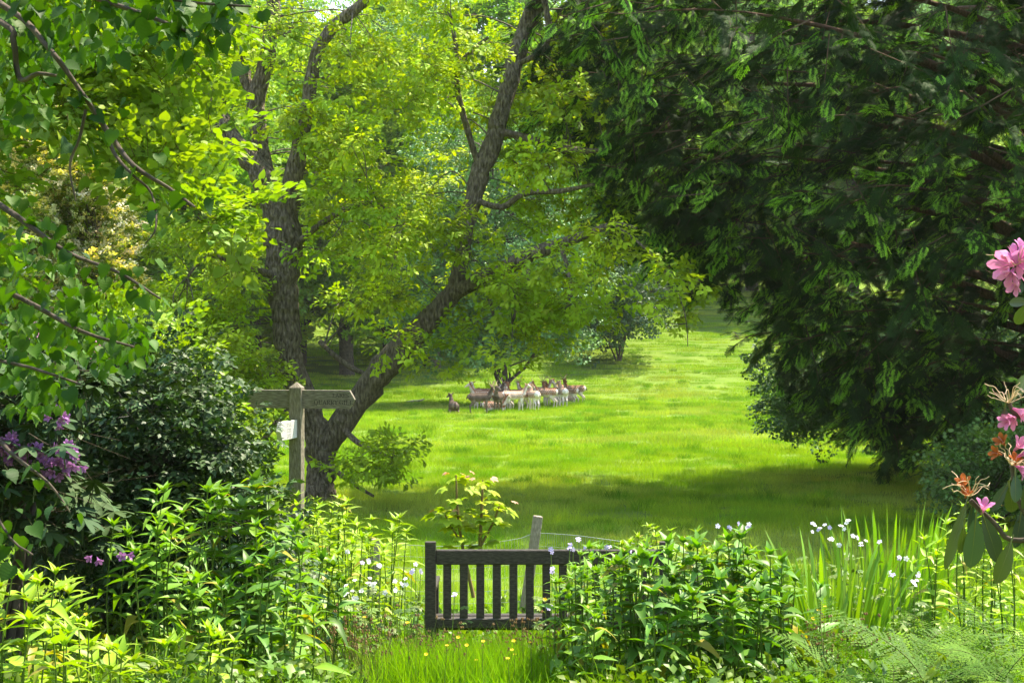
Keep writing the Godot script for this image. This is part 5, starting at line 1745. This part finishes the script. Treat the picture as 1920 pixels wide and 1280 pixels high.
func build_log() -> void:
	var t := thing("fallen_branch", "pale fallen branch lying on the meadow beside the oak", "branch", on_ground(778, 83.0))
	var st := Shape.new()
	var sp := spline([Vector3(-0.45, 0.05, 0), Vector3(-0.1, 0.10, 0), Vector3(0.2, 0.12, 0.05), Vector3(0.5, 0.24, 0.05)], [0.05, 0.075, 0.06, 0.02], 4)
	st.tube(sp[0], sp[1], 7, Color(0.4, 0.36, 0.3), 0.1)
	part("stem", st.mesh(mats["twig"]), t)
	var s2 := Shape.new()
	s2.tube([Vector3(0.1, 0.12, 0), Vector3(0.25, 0.16, 0.2), Vector3(0.4, 0.12, 0.4)], [0.035, 0.025, 0.01], 5, Color(0.38, 0.34, 0.28))
	part("twig", s2.mesh(mats["twig"]), t)

func _ready() -> void:
	rng.seed = 20240611
	bumps.seed = 9
	bumps.frequency = 0.02
	# camera
	var cam := Camera3D.new()
	cam.name = "camera"
	add_child(cam)
	cam.position = Vector3(0, EYE, 0)
	cam.fov = rad_to_deg(2.0 * atan(640.0 / FOCAL))
	cam.near = 0.1
	cam.far = 1500.0
	cam.current = true
	# sky and exposure
	var env := Environment.new()
	env.background_mode = Environment.BG_SKY
	var sky := Sky.new()
	var air := ProceduralSkyMaterial.new()
	air.sky_top_color = Color(0.66, 0.75, 0.88)
	air.sky_horizon_color = Color(0.92, 0.94, 0.95)
	air.ground_horizon_color = Color(0.62, 0.66, 0.60)
	air.ground_bottom_color = Color(0.22, 0.26, 0.16)
	air.sky_curve = 0.18
	air.sky_energy_multiplier = 0.95
	sky.sky_material = air
	env.sky = sky
	env.tonemap_mode = Environment.TONE_MAPPER_LINEAR
	env.tonemap_exposure = 3.65
	env.fog_enabled = true
	env.fog_density = 0.00015
	env.fog_light_color = Color(0.95, 0.97, 0.92)
	env.sdfgi_enabled = true
	env.ssao_enabled = true
	env.ssil_enabled = true
	var we := WorldEnvironment.new()
	we.name = "sky"
	we.environment = env
	add_child(we)
	# sun: high, behind the meadow and to the right
	var sun := DirectionalLight3D.new()
	sun.name = "sun"
	add_child(sun)
	sun.look_at_from_position(Vector3(0.48, 1.12, -0.40) * 100.0, Vector3.ZERO)
	sun.light_energy = 1.5
	sun.light_color = Color(1.0, 0.95, 0.86)
	sun.light_angular_distance = 0.6
	sun.shadow_enabled = true

	make_materials()
	build_ground()
	build_wood()
	build_grass()
	build_oak()
	build_yew()
	build_shrubs()
	build_log()
	build_deer()
	build_fence()
	build_bench()
	build_signpost()
	build_sapling()
	build_herbs()
	iris("clump of dark green sword-shaped iris leaves between the white geraniums and the broad-leaved clump", 1560, 9.9, 75, 975, 0.36, Color(0.19, 0.35, 0.028), 0.6)
	iris("sunlit clump of upright sword-shaped iris leaves at the meadow edge", 1670, 11.4, 85, 915, 0.36, Color(0.19, 0.35, 0.028), 0.3)
	iris("few bright sword-shaped blades among the low perennials", 275, 7.8, 14, 1160, 0.2, Color(0.27, 0.42, 0.03), 0.3)
	build_flowers()
	build_ferns()
	build_purple_rhododendron()
	build_pink_rhododendron()
	build_lime()
